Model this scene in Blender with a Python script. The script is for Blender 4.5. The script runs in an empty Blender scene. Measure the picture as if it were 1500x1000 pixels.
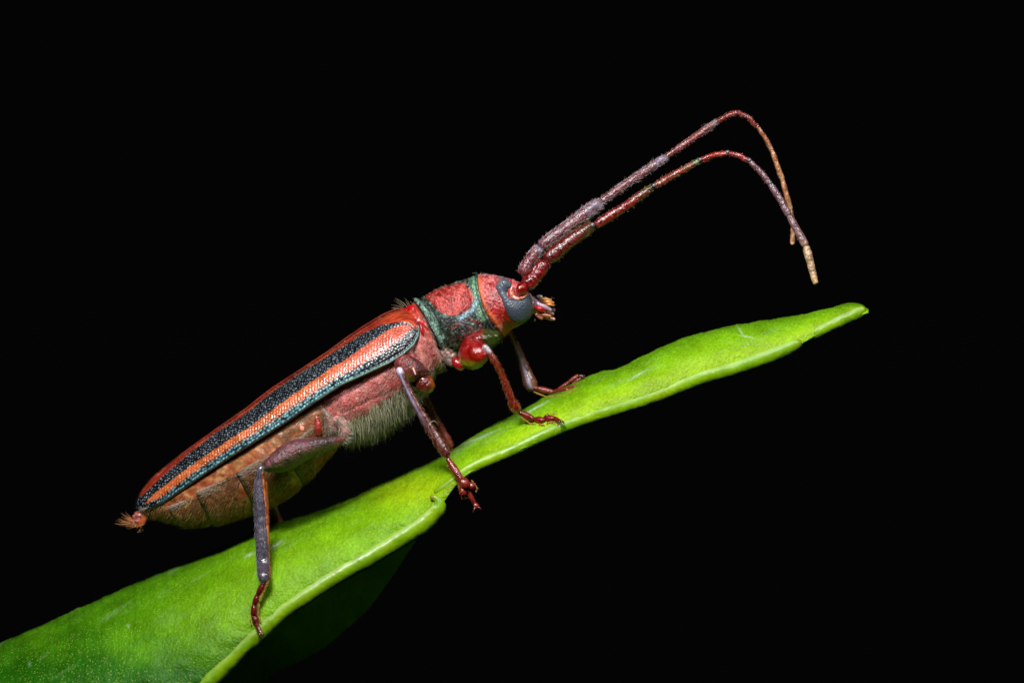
import bpy, math
import numpy as np
from mathutils import Vector
rng = np.random.default_rng(7)
PI = math.pi
SC = bpy.context.scene
# ------------------------------------------------------------------ camera, world, lamps, exposure
# one unit is 2.5 mm; the camera is a long macro lens 40 units (10 cm) in front of the beetle
SC.unit_settings.scale_length = 0.0025
D = 40.0
cam_d = bpy.data.cameras.new('camera'); cam = bpy.data.objects.new('camera', cam_d)
SC.collection.objects.link(cam); SC.camera = cam
cam.location = (0, -D, 0); cam.rotation_euler = (PI/2, 0, 0)
cam_d.sensor_width = 36; cam_d.lens = 96.0
cam_d.clip_start = 0.5; cam_d.clip_end = 500
cam_d.dof.use_dof = True; cam_d.dof.focus_distance = D-0.5; cam_d.dof.aperture_fstop = 0.15
W = bpy.data.worlds.new('World'); SC.world = W; W.use_nodes = True
bg = W.node_tree.nodes['Background']; bg.inputs[0].default_value = (0.0012, 0.0012, 0.0014, 1); bg.inputs[1].default_value = 1.0
SC.view_settings.view_transform = 'Standard'; SC.view_settings.look = 'None'
SC.view_settings.exposure = 0.0; SC.view_settings.gamma = 1.0

def flash(name, loc, target, size, power, col=(1, 1, 1)):
    l = bpy.data.lights.new(name, 'AREA'); l.shape = 'RECTANGLE'; l.size = size[0]; l.size_y = size[1]
    l.energy = power; l.color = col
    o = bpy.data.objects.new(name, l); SC.collection.objects.link(o); o.location = loc
    o.rotation_euler = (Vector(target)-Vector(loc)).to_track_quat('-Z', 'Y').to_euler()
    return o
flash('flash_diffuser_key', (-5.0, -12.5, 10.5), (-0.5, 0, 0), (4.4, 3.2), 3700, (1.0, 0.985, 0.96))
flash('flash_diffuser_right', (7.0, -9.5, 10.5), (0.5, 0, 0), (3.0, 2.4), 1250, (0.95, 0.98, 1.0))

# ------------------------------------------------------------------ helpers
def C(r, g, b):
    a = np.array([r, g, b], float)/255.0
    return np.where(a <= 0.04045, a/12.92, ((a+0.055)/1.055)**2.4)

def P(x, y, d):
    """photo measure (100 per unit) at depth d -> world point"""
    x = np.asarray(x, float); y = np.asarray(y, float); d = np.asarray(d, float)
    k = (D+d)/D
    return np.stack([(x-750)/100*k, d+0*k, (500-y)/100*k], -1)

def spline(K, n, u0=0.0, u1=None, dens=None):
    """non-uniform Catmull-Rom through rows of K; parameter = row index"""
    K = np.asarray(K, float); m = len(K)
    if u1 is None: u1 = m-1
    u = np.linspace(u0, u1, n) if dens is None else dens
    i = np.clip(np.floor(u).astype(int), 0, m-2); f = (u-i)[:, None]
    d = np.linalg.norm(np.diff(K[:, :2], axis=0), axis=1)+1e-6
    T = np.zeros_like(K)
    for j in range(m):
        if j == 0: T[j] = (K[1]-K[0])/d[0]
        elif j == m-1: T[j] = (K[-1]-K[-2])/d[-1]
        else:
            a, b = (K[j]-K[j-1])/d[j-1], (K[j+1]-K[j])/d[j]
            T[j] = (a*d[j]+b*d[j-1])/(d[j]+d[j-1])
    h = d[i][:, None]
    return ((2*f**3-3*f**2+1)*K[i]+(f**3-2*f**2+f)*h*T[i]+(-2*f**3+3*f**2)*K[i+1]+(f**3-f**2)*h*T[i+1])

def hashn(ix, iy, seed=0):
    v = np.sin(ix*127.1+iy*311.7+seed*74.7)*43758.5453
    return v-np.floor(v)
def vnoise(x, y, seed=0):
    ix, iy = np.floor(x), np.floor(y); fx, fy = x-ix, y-iy
    fx = fx*fx*(3-2*fx); fy = fy*fy*(3-2*fy)
    a = hashn(ix, iy, seed)*(1-fx)+hashn(ix+1, iy, seed)*fx
    b = hashn(ix, iy+1, seed)*(1-fx)+hashn(ix+1, iy+1, seed)*fx
    return a*(1-fy)+b*fy
def fbm(x, y, seed=0):
    return vnoise(x, y, seed)*0.55+vnoise(x*2.1, y*2.1, seed+1)*0.3+vnoise(x*4.3, y*4.3, seed+2)*0.15

def cells(x, y, jit=0.35, seed=0):
    """staggered jittered lattice: distance to the nearest point, and that point's random value"""
    ry = np.floor(y); best = np.full(np.shape(x), 9.0); val = np.zeros(np.shape(x))
    for dy in (-1, 0, 1):
        row = ry+dy; sh = 0.5*np.mod(row, 2); cxi = np.floor(x-sh)
        for dx in (-1, 0, 1):
            c = cxi+dx
            qx = c+0.5+sh+jit*(hashn(c, row, seed)-0.5)*2; qy = row+0.5+jit*(hashn(c, row, seed+1)-0.5)*2
            d = np.hypot(x-qx, y-qy); v = hashn(c, row, seed+2)
            m = d < best; best = np.where(m, d, best); val = np.where(m, v, val)
    return best, val

def sdf(px, py, poly):
    """signed distance to a polygon, negative inside"""
    poly = np.asarray(poly, float); px = np.asarray(px); py = np.asarray(py)
    dmin = np.full(px.shape, 1e18); ins = np.zeros(px.shape, bool)
    n = len(poly)
    for i in range(n):
        a, b = poly[i], poly[(i+1) % n]
        e = b-a; wx, wy = px-a[0], py-a[1]
        t = np.clip((wx*e[0]+wy*e[1])/(e@e+1e-9), 0, 1)
        dmin = np.minimum(dmin, (wx-e[0]*t)**2+(wy-e[1]*t)**2)
        c = ((a[1] > py) != (b[1] > py)) & (px < (b[0]-a[0])*(py-a[1])/(b[1]-a[1]+1e-12)+a[0])
        ins ^= c
    return np.where(ins, -1, 1)*np.sqrt(dmin)
def sm(x, a, b):
    t = np.clip((x-a)/(b-a), 0, 1); return t*t*(3-2*t)
def inpoly(px, py, poly, soft=2.0):
    return sm(-sdf(px, py, poly), -soft, soft)
def mix(a, b, m):
    m = np.asarray(m)[..., None]; return a*(1-m)+b*m

def grid_normals(V, closed):
    du = np.gradient(V, axis=0)
    dv = (np.roll(V, -1, 1)-np.roll(V, 1, 1))/2 if closed else np.gradient(V, axis=1)
    n = np.cross(du, dv); n /= np.linalg.norm(n, axis=-1, keepdims=True)+1e-12
    return n

def link_mesh(name, V, F, col, mat, parent=None, smooth=True):
    """V (n,3) world; F (m,3|4) ; origin goes to the shape's centre"""
    V = np.asarray(V, float).reshape(-1, 3); F = np.asarray(F)
    c = (V.min(0)+V.max(0))/2
    me = bpy.data.meshes.new(name)
    me.vertices.add(len(V)); me.vertices.foreach_set('co', (V-c).astype(np.float32).ravel())
    k = F.shape[1]
    me.loops.add(F.size); me.loops.foreach_set('vertex_index', F.astype(np.int32).ravel())
    me.polygons.add(len(F)); me.polygons.foreach_set('loop_start', np.arange(0, F.size, k, dtype=np.int32))
    me.polygons.foreach_set('use_smooth', np.full(len(F), smooth))
    me.update(calc_edges=True)
    if col is not None:
        col = np.broadcast_to(np.asarray(col, float), (len(V), 3))
        ca = me.color_attributes.new('Col', 'FLOAT_COLOR', 'POINT')
        ca.data.foreach_set('color', np.concatenate([col, np.ones((len(V), 1))], 1).astype(np.float32).ravel())
    me.materials.append(mat)
    o = bpy.data.objects.new(name, me); SC.collection.objects.link(o)
    wl = Vector(c)
    if parent is not None:
        o.parent = parent; o.location = wl-Vector(parent['_w'])
    else: o.location = wl
    o['_w'] = tuple(float(x) for x in c)
    return o

def grid_faces(n, m, closed, off=0, flip=False):
    i = np.arange(n-1)[:, None]; mm = m if closed else m-1
    j = np.arange(mm)[None, :]; j2 = (j+1) % m
    F = np.stack([i*m+j+0*j2, (i+1)*m+j, (i+1)*m+j2+0*i, i*m+j2+0*i], -1).reshape(-1, 4)+off
    return F[:, ::-1] if flip else F

class Surf:
    """grid surface: V (n,m,3) world, X,Y photo measures, S along, T around"""
    def faces(s):
        n, m = s.V.shape[:2]
        return grid_faces(n, m, s.closed, flip=s.flip)
    def fix(s):
        s.flip = False; s.N = grid_normals(s.V, s.closed)
        n, m = s.V.shape[:2]
        if s.closed:
            cen = s.V.mean(1, keepdims=True)
            out = (s.N*(s.V-cen)).sum()
            if out < 0: s.N = -s.N
            else: s.flip = True
        return s
    def displace(s, h):
        s.V = s.V+s.N*np.asarray(h)[..., None]/100
    def obj(s, name, col, mat, parent):
        if callable(col): col = col(s)
        n, m = s.V.shape[:2]
        V = s.V.reshape(-1, 3); F = s.faces()
        cc = np.broadcast_to(col, s.V.shape).reshape(-1, 3)
        if s.closed:   # caps as quads fans with degenerate-free rings: shrink ring to centre vertex
            c0, c1 = s.V[0].mean(0), s.V[-1].mean(0)
            V = np.concatenate([V, [c0, c1]]); cc = np.concatenate([cc, [cc[0], cc[(n-1)*m]]])
            o = None
            tri0 = np.stack([np.arange(m), (np.arange(m)+1) % m, np.full(m, n*m)], 1)
            tri1 = np.stack([(np.arange(m)+1) % m+(n-1)*m, np.arange(m)+(n-1)*m, np.full(m, n*m+1)], 1)
            if s.flip: tri0, tri1 = tri0[:, ::-1], tri1[:, ::-1]
            # quads -> tris so that one foreach works
            F = np.concatenate([F[:, [0, 1, 2]], F[:, [0, 2, 3]], tri0, tri1])
        o = link_mesh(name, V, F, cc, mat, parent)
        s.o = o
        return o

def loft(K, n, m, e=1.0, u0=0, u1=None, th0=0.0, th1=None, off=0.0, bow=(0, 0)):
    """K rows: tx,ty,bx,by,halfdepth,centredepth (px). closed ring unless th1 given"""
    K = np.asarray(K, float)
    if K.shape[1] == 5: K = np.concatenate([K, np.zeros((len(K), 1))], 1)
    # chord on centre
    cen = (K[:, 0:2]+K[:, 2:4])/2
    R = spline(np.concatenate([cen, K], 1), n, u0, u1)[:, 2:]
    s = Surf(); s.closed = th1 is None
    th = np.linspace(0, 2*PI, m, endpoint=False) if s.closed else np.linspace(th0, th1, m)
    c = np.sign(np.cos(th))*np.abs(np.cos(th))**e; sn = np.sign(np.sin(th))*np.abs(np.sin(th))**e
    cx = (R[:, 0]+R[:, 2])/2; cy = (R[:, 1]+R[:, 3])/2
    hx = (R[:, 2]-R[:, 0])/2; hy = (R[:, 3]-R[:, 1])/2
    off = np.broadcast_to(off, (n,))
    hl = np.hypot(hx, hy)+1e-6; g = (hl+off)/hl
    s.X = cx[:, None]-(hx*g)[:, None]*c; s.Y = cy[:, None]-(hy*g)[:, None]*c
    b2 = (np.sin(th)**2)[None]; bq = np.linspace(0, 1, n)[:, None]
    if len(bow) == 2: bow = (*bow, *bow)
    s.X = s.X+(bow[0]+(bow[2]-bow[0])*bq)*b2; s.Y = s.Y+(bow[1]+(bow[3]-bow[1])*bq)*b2
    dd = (R[:, 5][:, None]-(R[:, 4]+off)[:, None]*sn)/100
    s.V = P(s.X, s.Y, dd)
    s.S = np.linspace(0, 1, n)[:, None]+0*s.X; s.T = th[None, :]+0*s.X
    s.u = np.linspace(u0, (len(K)-1) if u1 is None else u1, n)[:, None]+0*s.X
    return s.fix()

def tube(K, n, m, flat=1.0, round0=True, round1=True, up=None):
    """K rows: x,y,depth,r (px). round section swept along the path; flat = depth ratio"""
    K = np.asarray(K, float)
    R = spline(K, n)
    # resample: denser at ends for round caps
    c3 = P(R[:, 0], R[:, 1], R[:, 2]/100); r = R[:, 3]/100
    L = np.concatenate([[0], np.cumsum(np.linalg.norm(np.diff(c3, axis=0), axis=1))]); tot = L[-1]
    e0 = r[0]*0.9 if round0 else 0; e1 = r[-1]*0.9 if round1 else 0
    a = np.linspace(0, tot, n)
    if round0: a = np.concatenate([e0*(1-np.cos(np.linspace(0.15, PI/2, 5))), a[a > e0*1.05]])
    if round1: a = np.concatenate([a[a < tot-e1*1.05], tot-e1*(1-np.cos(np.linspace(PI/2, 0.15, 5)))])
    c = np.stack([np.interp(a, L, c3[:, k]) for k in range(3)], 1); rr = np.interp(a, L, r)
    if round0: q = np.clip(1-a/e0, 0, 1); rr = rr*np.sqrt(np.clip(1-q*q, 0.0, 1))
    if round1: q = np.clip(1-(tot-a)/e1, 0, 1); rr = rr*np.sqrt(np.clip(1-q*q, 0.0, 1))
    rr = np.maximum(rr, 0.0005)
    t = np.gradient(c, axis=0); t /= np.linalg.norm(t, axis=1, keepdims=True)+1e-12
    yv = np.array([0, -1.0, 0]); b = np.cross(t, yv); b /= np.linalg.norm(b, axis=1, keepdims=True)+1e-9   # in picture plane, across
    w = np.cross(b, t)
    th = np.linspace(0, 2*PI, m, endpoint=False)
    s = Surf(); s.closed = True
    s.V = c[:, None]+rr[:, None, None]*(np.cos(th)[None, :, None]*b[:, None]+flat*np.sin(th)[None, :, None]*w[:, None])
    k = (D+s.V[..., 1])/D
    s.X = s.V[..., 0]/k*100+750; s.Y = 500-s.V[..., 2]/k*100
    s.S = (a/tot)[:, None]+0*s.X; s.T = th[None]+0*s.X; s.b = b; s.tan = t
    s.cosb = np.cos(th)[None]+0*s.X
    return s.fix()

def hairs(name, parts, mat, parent, seg=3, kind=True):
    """parts: list of dict(pos,dir,len,rad,col,bend) arrays -> one mesh of tapered three-sided strands"""
    Vs, Cs = [], []
    for p in parts:
        pos, d = p['pos'], p['dir']; n = len(pos)
        d = d/(np.linalg.norm(d, axis=1, keepdims=True)+1e-9)
        ln = np.broadcast_to(p['len'], (n,))/100; ra = np.broadcast_to(p['rad'], (n,))/100
        bend = p.get('bend'); bend = np.zeros((n, 3)) if bend is None else np.broadcast_to(bend, (n, 3))
        a = np.cross(d, rng.normal(size=(n, 3))); a /= np.linalg.norm(a, axis=1, keepdims=True)+1e-9
        b = np.cross(d, a)
        rings = []
        for j in range(seg+1):
            f = j/seg
            c = pos+d*(ln*f)[:, None]+bend*(ln*f*f)[:, None]
            rj = ra*(1-0.85*f)
            for q in range(3):
                an = 2*PI*q/3
                rings.append(c+(a*math.cos(an)+b*math.sin(an))*rj[:, None])
        V = np.stack(rings, 1)
        Vs.append(V); Cs.append(np.repeat(np.broadcast_to(p['col'], (n, 3))[:, None], V.shape[1], 1))
    V = np.concatenate(Vs); Cc = np.concatenate(Cs); n, m = V.shape[:2]
    f = []
    for j in range(seg):
        for q in range(3):
            q2 = (q+1) % 3; f.append([j*3+q, j*3+q2, (j+1)*3+q2, (j+1)*3+q])
    f = np.array(f); F = (np.arange(n)[:, None, None]*m+f[None]).reshape(-1, 4)
    o = link_mesh(name, V.reshape(-1, 3), F, Cc.reshape(-1, 3), mat, parent)
    if kind: o['kind'] = 'stuff'
    return o

def scatter(s, n, flow, lift, length, rad, col, mask=None, jit=0.25, bend=(0, 0, 0), lj=0.35):
    """hairs on a Surf. flow: world direction; lift 0..1 how far they stand up"""
    N_, M_ = s.V.shape[:2]
    M2 = M_ if s.closed else M_-1
    A = np.linalg.norm(np.cross(np.diff(s.V, axis=0)[:, :M2], (np.roll(s.V, -1, 1)-s.V)[:-1, :M2]), axis=-1)
    if mask is not None: A = A*(mask(s) if callable(mask) else mask)[:-1, :M2]
    p = A.ravel()/A.sum(); idx = rng.choice(len(p), n, p=p)
    i, j = idx//M2, idx % M2; fu, fv = rng.random(n), rng.random(n); j2 = (j+1) % M_
    def lerp(G):
        g = lambda a, b: G[a, b]
        fu_, fv_ = (fu[:, None], fv[:, None]) if G.ndim == 3 else (fu, fv)
        return (g(i, j)*(1-fu_)+g(i+1, j)*fu_)*(1-fv_)+(g(i, j2)*(1-fu_)+g(i+1, j2)*fu_)*fv_
    pos = lerp(s.V); N = lerp(s.N); N /= np.linalg.norm(N, axis=1, keepdims=True)+1e-9
    if callable(flow): fl = flow(lerp(s.X), lerp(s.Y))
    else: fl = np.broadcast_to(np.asarray(flow, float), (n, 3))
    fl = fl-N*(fl*N).sum(1, keepdims=True)
    fl /= np.linalg.norm(fl, axis=1, keepdims=True)+1e-6
    d = fl*(1-lift)+N*lift+rng.normal(size=(n, 3))*jit
    ln = length(lerp(s.X), lerp(s.Y)) if callable(length) else np.full(n, float(length))
    ln = ln*(1+lj*rng.normal(size=n)).clip(0.3, 1.8)
    cc = col(lerp(s.X), lerp(s.Y)) if callable(col) else np.broadcast_to(col, (n, 3))
    cc = cc*(0.45+0.85*rng.random((n, 1)))
    return dict(pos=pos-N*0.002, dir=d, len=ln, rad=rad, col=cc, bend=np.asarray(bend, float))

# ------------------------------------------------------------------ materials (all procedural; 'Col' carries pigment plus some painted highlights and leaf reflections)
def material(name, rough=0.4, spec=0.5, coat=0.0, nscale=6.0, namt=0.25, bscale=30.0, bstr=0.3, bdist=0.01,
             metal=0.0, sss=0.0, sheen=0.0, voro=False, speck=None, trans=0.0, rvar=0.15, stretch=None):
    m = bpy.data.materials.new(name); m.use_nodes = True; nt = m.node_tree; N = nt.nodes; L = nt.links
    b = N['Principled BSDF']
    at = N.new('ShaderNodeVertexColor'); at.layer_name = 'Col'
    tc = N.new('ShaderNodeTexCoord'); vec = tc.outputs['Object']
    if stretch:
        mp = N.new('ShaderNodeMapping'); mp.inputs['Scale'].default_value = stretch[0]; mp.inputs['Rotation'].default_value = stretch[1]
        L.new(vec, mp.inputs[0]); vec = mp.outputs[0]
    no = N.new('ShaderNodeTexNoise'); no.inputs['Scale'].default_value = nscale; no.inputs['Detail'].default_value = 5
    L.new(vec, no.inputs['Vector'])
    mr = N.new('ShaderNodeMapRange'); mr.inputs[1].default_value = 0.3; mr.inputs[2].default_value = 0.7
    mr.inputs[3].default_value = 1-namt; mr.inputs[4].default_value = 1+namt; L.new(no.outputs[0], mr.inputs[0])
    mu = N.new('ShaderNodeVectorMath'); mu.operation = 'SCALE'; L.new(at.outputs[0], mu.inputs[0]); L.new(mr.outputs[0], mu.inputs['Scale'])
    colout = mu.outputs[0]
    if speck:   # speck=(scale, size, rgb, amount)
        vs = N.new('ShaderNodeTexVoronoi'); vs.inputs['Scale'].default_value = speck[0]; L.new(tc.outputs['Object'], vs.inputs['Vector'])
        r2 = N.new('ShaderNodeMapRange'); r2.inputs[1].default_value = speck[1]; r2.inputs[2].default_value = speck[1]*0.4
        r2.inputs[3].default_value = 0; r2.inputs[4].default_value = speck[3]; L.new(vs.outputs['Distance'], r2.inputs[0])
        # only some cells carry a speck
        sp = N.new('ShaderNodeSeparateColor'); L.new(vs.outputs['Color'], sp.inputs[0])
        n3 = N.new('ShaderNodeTexNoise'); n3.inputs['Scale'].default_value = 1.1; L.new(tc.outputs['Object'], n3.inputs['Vector'])
        gt = N.new('ShaderNodeMapRange'); gt.inputs[1].default_value = -0.15; gt.inputs[2].default_value = 0.25
        sub = N.new('ShaderNodeMath'); sub.operation = 'SUBTRACT'; L.new(n3.outputs[0], sub.inputs[0]); 
        ml = N.new('ShaderNodeMath'); ml.operation = 'MULTIPLY'; ml.inputs[1].default_value = 0.6
        L.new(sp.outputs[0], ml.inputs[0]); L.new(ml.outputs[0], sub.inputs[1]); L.new(sub.outputs[0], gt.inputs[0])
        m2 = N.new('ShaderNodeMath'); m2.operation = 'MULTIPLY'; L.new(r2.outputs[0], m2.inputs[0]); L.new(gt.outputs[0], m2.inputs[1])
        mx = N.new('ShaderNodeMix'); mx.data_type = 'RGBA'; L.new(m2.outputs[0], mx.inputs[0])
        L.new(colout, mx.inputs[6]); mx.inputs[7].default_value = (*speck[2], 1); colout = mx.outputs[2]
    L.new(colout, b.inputs['Base Color'])
    b.inputs['Roughness'].default_value = rough; b.inputs['Specular IOR Level'].default_value = spec
    b.inputs['Coat Weight'].default_value = coat; b.inputs['Coat Roughness'].default_value = 0.12
    b.inputs['Metallic'].default_value = metal
    if sheen: b.inputs['Sheen Weight'].default_value = sheen; b.inputs['Sheen Roughness'].default_value = 0.4
    if sss:
        b.inputs['Subsurface Weight'].default_value = sss; b.inputs['Subsurface Scale'].default_value = 0.06
        b.inputs['Subsurface Radius'].default_value = (1.0, 0.5, 0.3)
    rr = N.new('ShaderNodeMapRange'); rr.inputs[1].default_value = 0.3; rr.inputs[2].default_value = 0.7
    rr.inputs[3].default_value = max(0.05, rough-rvar); rr.inputs[4].default_value = rough+rvar
    L.new(no.outputs[0], rr.inputs[0]); L.new(rr.outputs[0], b.inputs['Roughness'])
    if bstr:
        if voro:
            bt = N.new('ShaderNodeTexVoronoi'); bt.inputs['Scale'].default_value = bscale; L.new(vec, bt.inputs['Vector']); ho = bt.outputs['Distance']
        else:
            bt = N.new('ShaderNodeTexNoise'); bt.inputs['Scale'].default_value = bscale; bt.inputs['Detail'].default_value = 4; L.new(vec, bt.inputs['Vector']); ho = bt.outputs[0]
        bp = N.new('ShaderNodeBump'); bp.inputs['Strength'].default_value = bstr; bp.inputs['Distance'].default_value = bdist
        L.new(ho, bp.inputs['Height']); L.new(bp.outputs[0], b.inputs['Normal'])
        if sss or coat: L.new(bp.outputs[0], b.inputs['Coat Normal'])
    if trans:
        tr = N.new('ShaderNodeBsdfTranslucent'); L.new(colout, tr.inputs[0]); ms = N.new('ShaderNodeMixShader'); ms.inputs[0].default_value = trans
        L.new(b.outputs[0], ms.inputs[1]); L.new(tr.outputs[0], ms.inputs[2]); L.new(ms.outputs[0], N['Material Output'].inputs[0])
    return m
M = {}
M['elytra'] = material('elytra_chitin', rough=0.33, spec=1.0, coat=0.35, nscale=6, namt=0.3, bscale=55, bstr=0.4, bdist=0.01)
M['granular'] = material('granular_metallic_chitin', rough=0.28, spec=1.0, coat=0.35, nscale=12, namt=0.35, bscale=40, bstr=0.9, bdist=0.03, metal=0.25)
M['gloss'] = material('glossy_red_chitin', rough=0.26, spec=0.7, coat=0.2, nscale=10, namt=0.4, bscale=30, bstr=0.5, bdist=0.018, sss=0.08)
M['skin'] = material('downy_chitin', rough=0.4, spec=0.7, nscale=8, namt=0.4, bscale=30, bstr=0.8, bdist=0.025, sss=0.1, sheen=0.05)
M['membrane'] = material('abdomen_membrane', rough=0.32, spec=0.8, coat=0.1, nscale=4.5, namt=0.45, bscale=9, bstr=0.35, bdist=0.05, sss=0.2)
M['leg'] = material('leg_chitin', rough=0.26, spec=0.9, coat=0.3, nscale=9, namt=0.3, bscale=28, bstr=0.5, bdist=0.015)
M['antenna'] = material('antenna_chitin', rough=0.3, spec=0.9, coat=0.2, nscale=12, namt=0.5, bscale=24, bstr=0.6, bdist=0.025, rvar=0.1)
M['ball'] = material('wet_red_joint', rough=0.24, spec=0.7, coat=0.3, nscale=9, namt=0.4, bscale=26, bstr=0.5, bdist=0.02, rvar=0.08)
M['eye'] = material('compound_eye', rough=0.36, spec=0.5, coat=0.1, nscale=4, namt=0.12, bscale=40, bstr=0.8, bdist=0.01, voro=True, rvar=0.05)
M['hair'] = material('pale_hair', rough=0.4, spec=0.5, nscale=3, namt=0.1, bstr=0, trans=0.25)
M['leaf'] = material('leaf_green', rough=0.42, spec=0.28, nscale=2.2, namt=0.22, bscale=26, bstr=0.7, bdist=0.03,
                     speck=(24.0, 0.34, tuple(C(190, 222, 84)), 0.5), trans=0.17, rvar=0.08)
M['rim'] = material('leaf_rim', rough=0.36, spec=0.45, nscale=4, namt=0.15, bscale=12, bstr=0.25, bdist=0.02, trans=0.12, rvar=0.06)

# axis of the wing covers
AX = np.array([0.835, -0.55]); AX /= np.linalg.norm(AX); NX = np.array([-AX[1], AX[0]]); OR = np.array([200., 740.])
def ab(pts):
    q = np.asarray(pts, float)-OR; return np.stack([q@AX, q@NX], 1)
def curve(pts):
    q = ab(pts); q = q[np.argsort(q[:, 0])]; return q
def ev(q, a): return np.interp(a, q[:, 0], q[:, 1])
def smooth1(f, k):
    ker = np.hanning(k); ker /= ker.sum(); pad = k//2
    return np.convolve(np.pad(f, pad, mode='edge'), ker, 'same')[pad:-pad]
BACK = np.array([-AX[0], 0, AX[1]*-1*-1])      # world direction towards the tail along the body
BACK = np.array([-AX[0], 0.0, AX[1]]); DOWN = np.array([NX[0], 0.0, -NX[1]])

# ------------------------------------------------------------------ LEAF
UP = np.array([(-140, 1000), (-60, 968), (0, 942), (50, 920), (100, 897), (180, 862), (250, 832), (330, 797), (395, 768), (440, 755), (500, 735), (560, 708), (620, 682), (660, 660), (700, 634), (750, 608), (800, 580), (857, 553), (885, 543), (905, 540), (930, 527), (960, 512), (1000, 495), (1040, 484), (1080, 475), (1130, 468), (1180, 460), (1215, 451), (1245, 443), (1262, 445), (1272, 453)], float)
LO = np.array([(-140, 1350), (0, 1260), (100, 1170), (200, 1095), (280, 1030), (315, 996), (350, 962), (385, 930), (410, 906), (450, 877), (500, 846), (540, 824), (590, 793), (620, 775), (640, 755), (648, 738), (656, 722), (667, 708), (683, 694), (700, 684), (750, 664), (800, 641), (850, 620), (900, 603), (960, 585), (1020, 562), (1080, 543), (1130, 526), (1160, 513), (1174, 502), (1190, 494), (1205, 486), (1230, 474), (1255, 465), (1272, 455)], float)
DR = np.array([(-140, 5.2), (200, 4.0), (400, 2.4), (600, 1.2), (800, 0.75), (1000, 0.55), (1200, 0.3), (1272, 0.1)])   # depth of the ridge
DF = np.array([(-140, -2.1), (200, -1.7), (400, -1.35), (600, -1.0), (800, -0.85), (1000, -0.6), (1200, -0.3), (1272, -0.1)])
DR[:, 1] = np.array([1.1, 1.0, 0.95, 0.85, 0.7, 0.5, 0.3, 0.1])
def leaf_depth(x, y):
    u = np.interp(x, UP[:, 0], UP[:, 1]); l = np.interp(x, LO[:, 0], LO[:, 1])
    r = np.interp(x, DR[:, 0], DR[:, 1]); f = np.interp(x, DF[:, 0], DF[:, 1])
    c = np.clip(1-(y-u)/(l-u+1e-6), 0, 1)
    return r+(f-r)*np.sqrt(1-c*c)
leaf_root = bpy.data.objects.new('leaf', None)
# the blade itself is the top-level mesh
nx, nf, nb = 900, 90, 50
xs = np.linspace(-140, 1272, nx)
u = smooth1(np.interp(xs, UP[:, 0], UP[:, 1]), 9)+(fbm(xs/14, xs*0, 3)-0.5)*3.0*np.interp(xs, [0, 1200, 1272], [1, 1, 0])
l = smooth1(np.interp(xs, LO[:, 0], LO[:, 1]), 45); r = smooth1(np.interp(xs, DR[:, 0], DR[:, 1]), 61); f = smooth1(np.interp(xs, DF[:, 0], DF[:, 1]), 61)
FARL = np.array([(-140, 1500), (200, 1250), (400, 985), (440, 968), (480, 945), (540, 892), (580, 836), (620, 775), (650, 722), (665, 700), (720, 655), (900, 575), (1100, 500), (1250, 456), (1272, 455)], float)
fl = smooth1(np.interp(xs, FARL[:, 0], FARL[:, 1]), 15)
ph = np.linspace(0, PI/2, nf)
Xf = xs[:, None]+0*ph; Yf = u[:, None]+(l-u)[:, None]*(1-np.cos(ph)); Zf = r[:, None]+(f-r)[:, None]*np.sin(ph)
# shallow lengthwise trough and waves
Zf = Zf+0.05*np.sin(ph*2)*(fbm(Xf/60, Yf/40, 5)-0.5)*2*sm(ph, .5, 1)+0.035*(fbm(Xf/22, Yf/12, 8)-0.5)*sm(ph, .4, 1.0)
pb = np.linspace(0, 1, nb)[1:]
Xb = xs[:, None]+0*pb; Yb = u[:, None]+(fl-u)[:, None]*(1-np.cos(pb*PI/2))
Zb = r[:, None]+np.interp(xs, [-140, 400, 650, 1272], [1.6, 1.5, 0.9, 0.2])[:, None]*np.sin(pb*PI/2)
s = Surf(); s.closed = False
s.X = np.concatenate([Xb[:, ::-1], Xf], 1); s.Y = np.concatenate([Yb[:, ::-1], Yf], 1)
dd = np.concatenate([Zb[:, ::-1], Zf], 1)
s.V = P(s.X, s.Y, dd); s.fix()
if (s.N[:, -20:, 1]).mean() > 0: s.N = -s.N; s.flip = True
X_, Y_ = s.X, s.Y; fr = np.clip((Y_-u[:, None])/(l-u)[:, None], 0, 1.3)
n1 = fbm(X_/45, Y_/30, 11); n2 = fbm((X_*0.85-Y_*0.5)/60, (X_*0.5+Y_*0.85)/9, 12)
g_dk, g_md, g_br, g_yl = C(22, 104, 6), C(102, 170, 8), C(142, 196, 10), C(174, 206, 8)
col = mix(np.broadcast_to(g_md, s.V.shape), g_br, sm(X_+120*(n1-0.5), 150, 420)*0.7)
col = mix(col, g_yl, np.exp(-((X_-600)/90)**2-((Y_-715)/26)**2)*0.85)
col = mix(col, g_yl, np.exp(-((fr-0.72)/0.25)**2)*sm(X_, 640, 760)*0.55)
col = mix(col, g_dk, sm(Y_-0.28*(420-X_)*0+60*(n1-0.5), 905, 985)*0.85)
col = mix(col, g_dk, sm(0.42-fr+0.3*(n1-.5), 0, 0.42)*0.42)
col = mix(col, C(150, 185, 120), sm(n2, 0.62, 0.85)*0.35*sm(0.6-fr, 0, 0.5))
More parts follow.
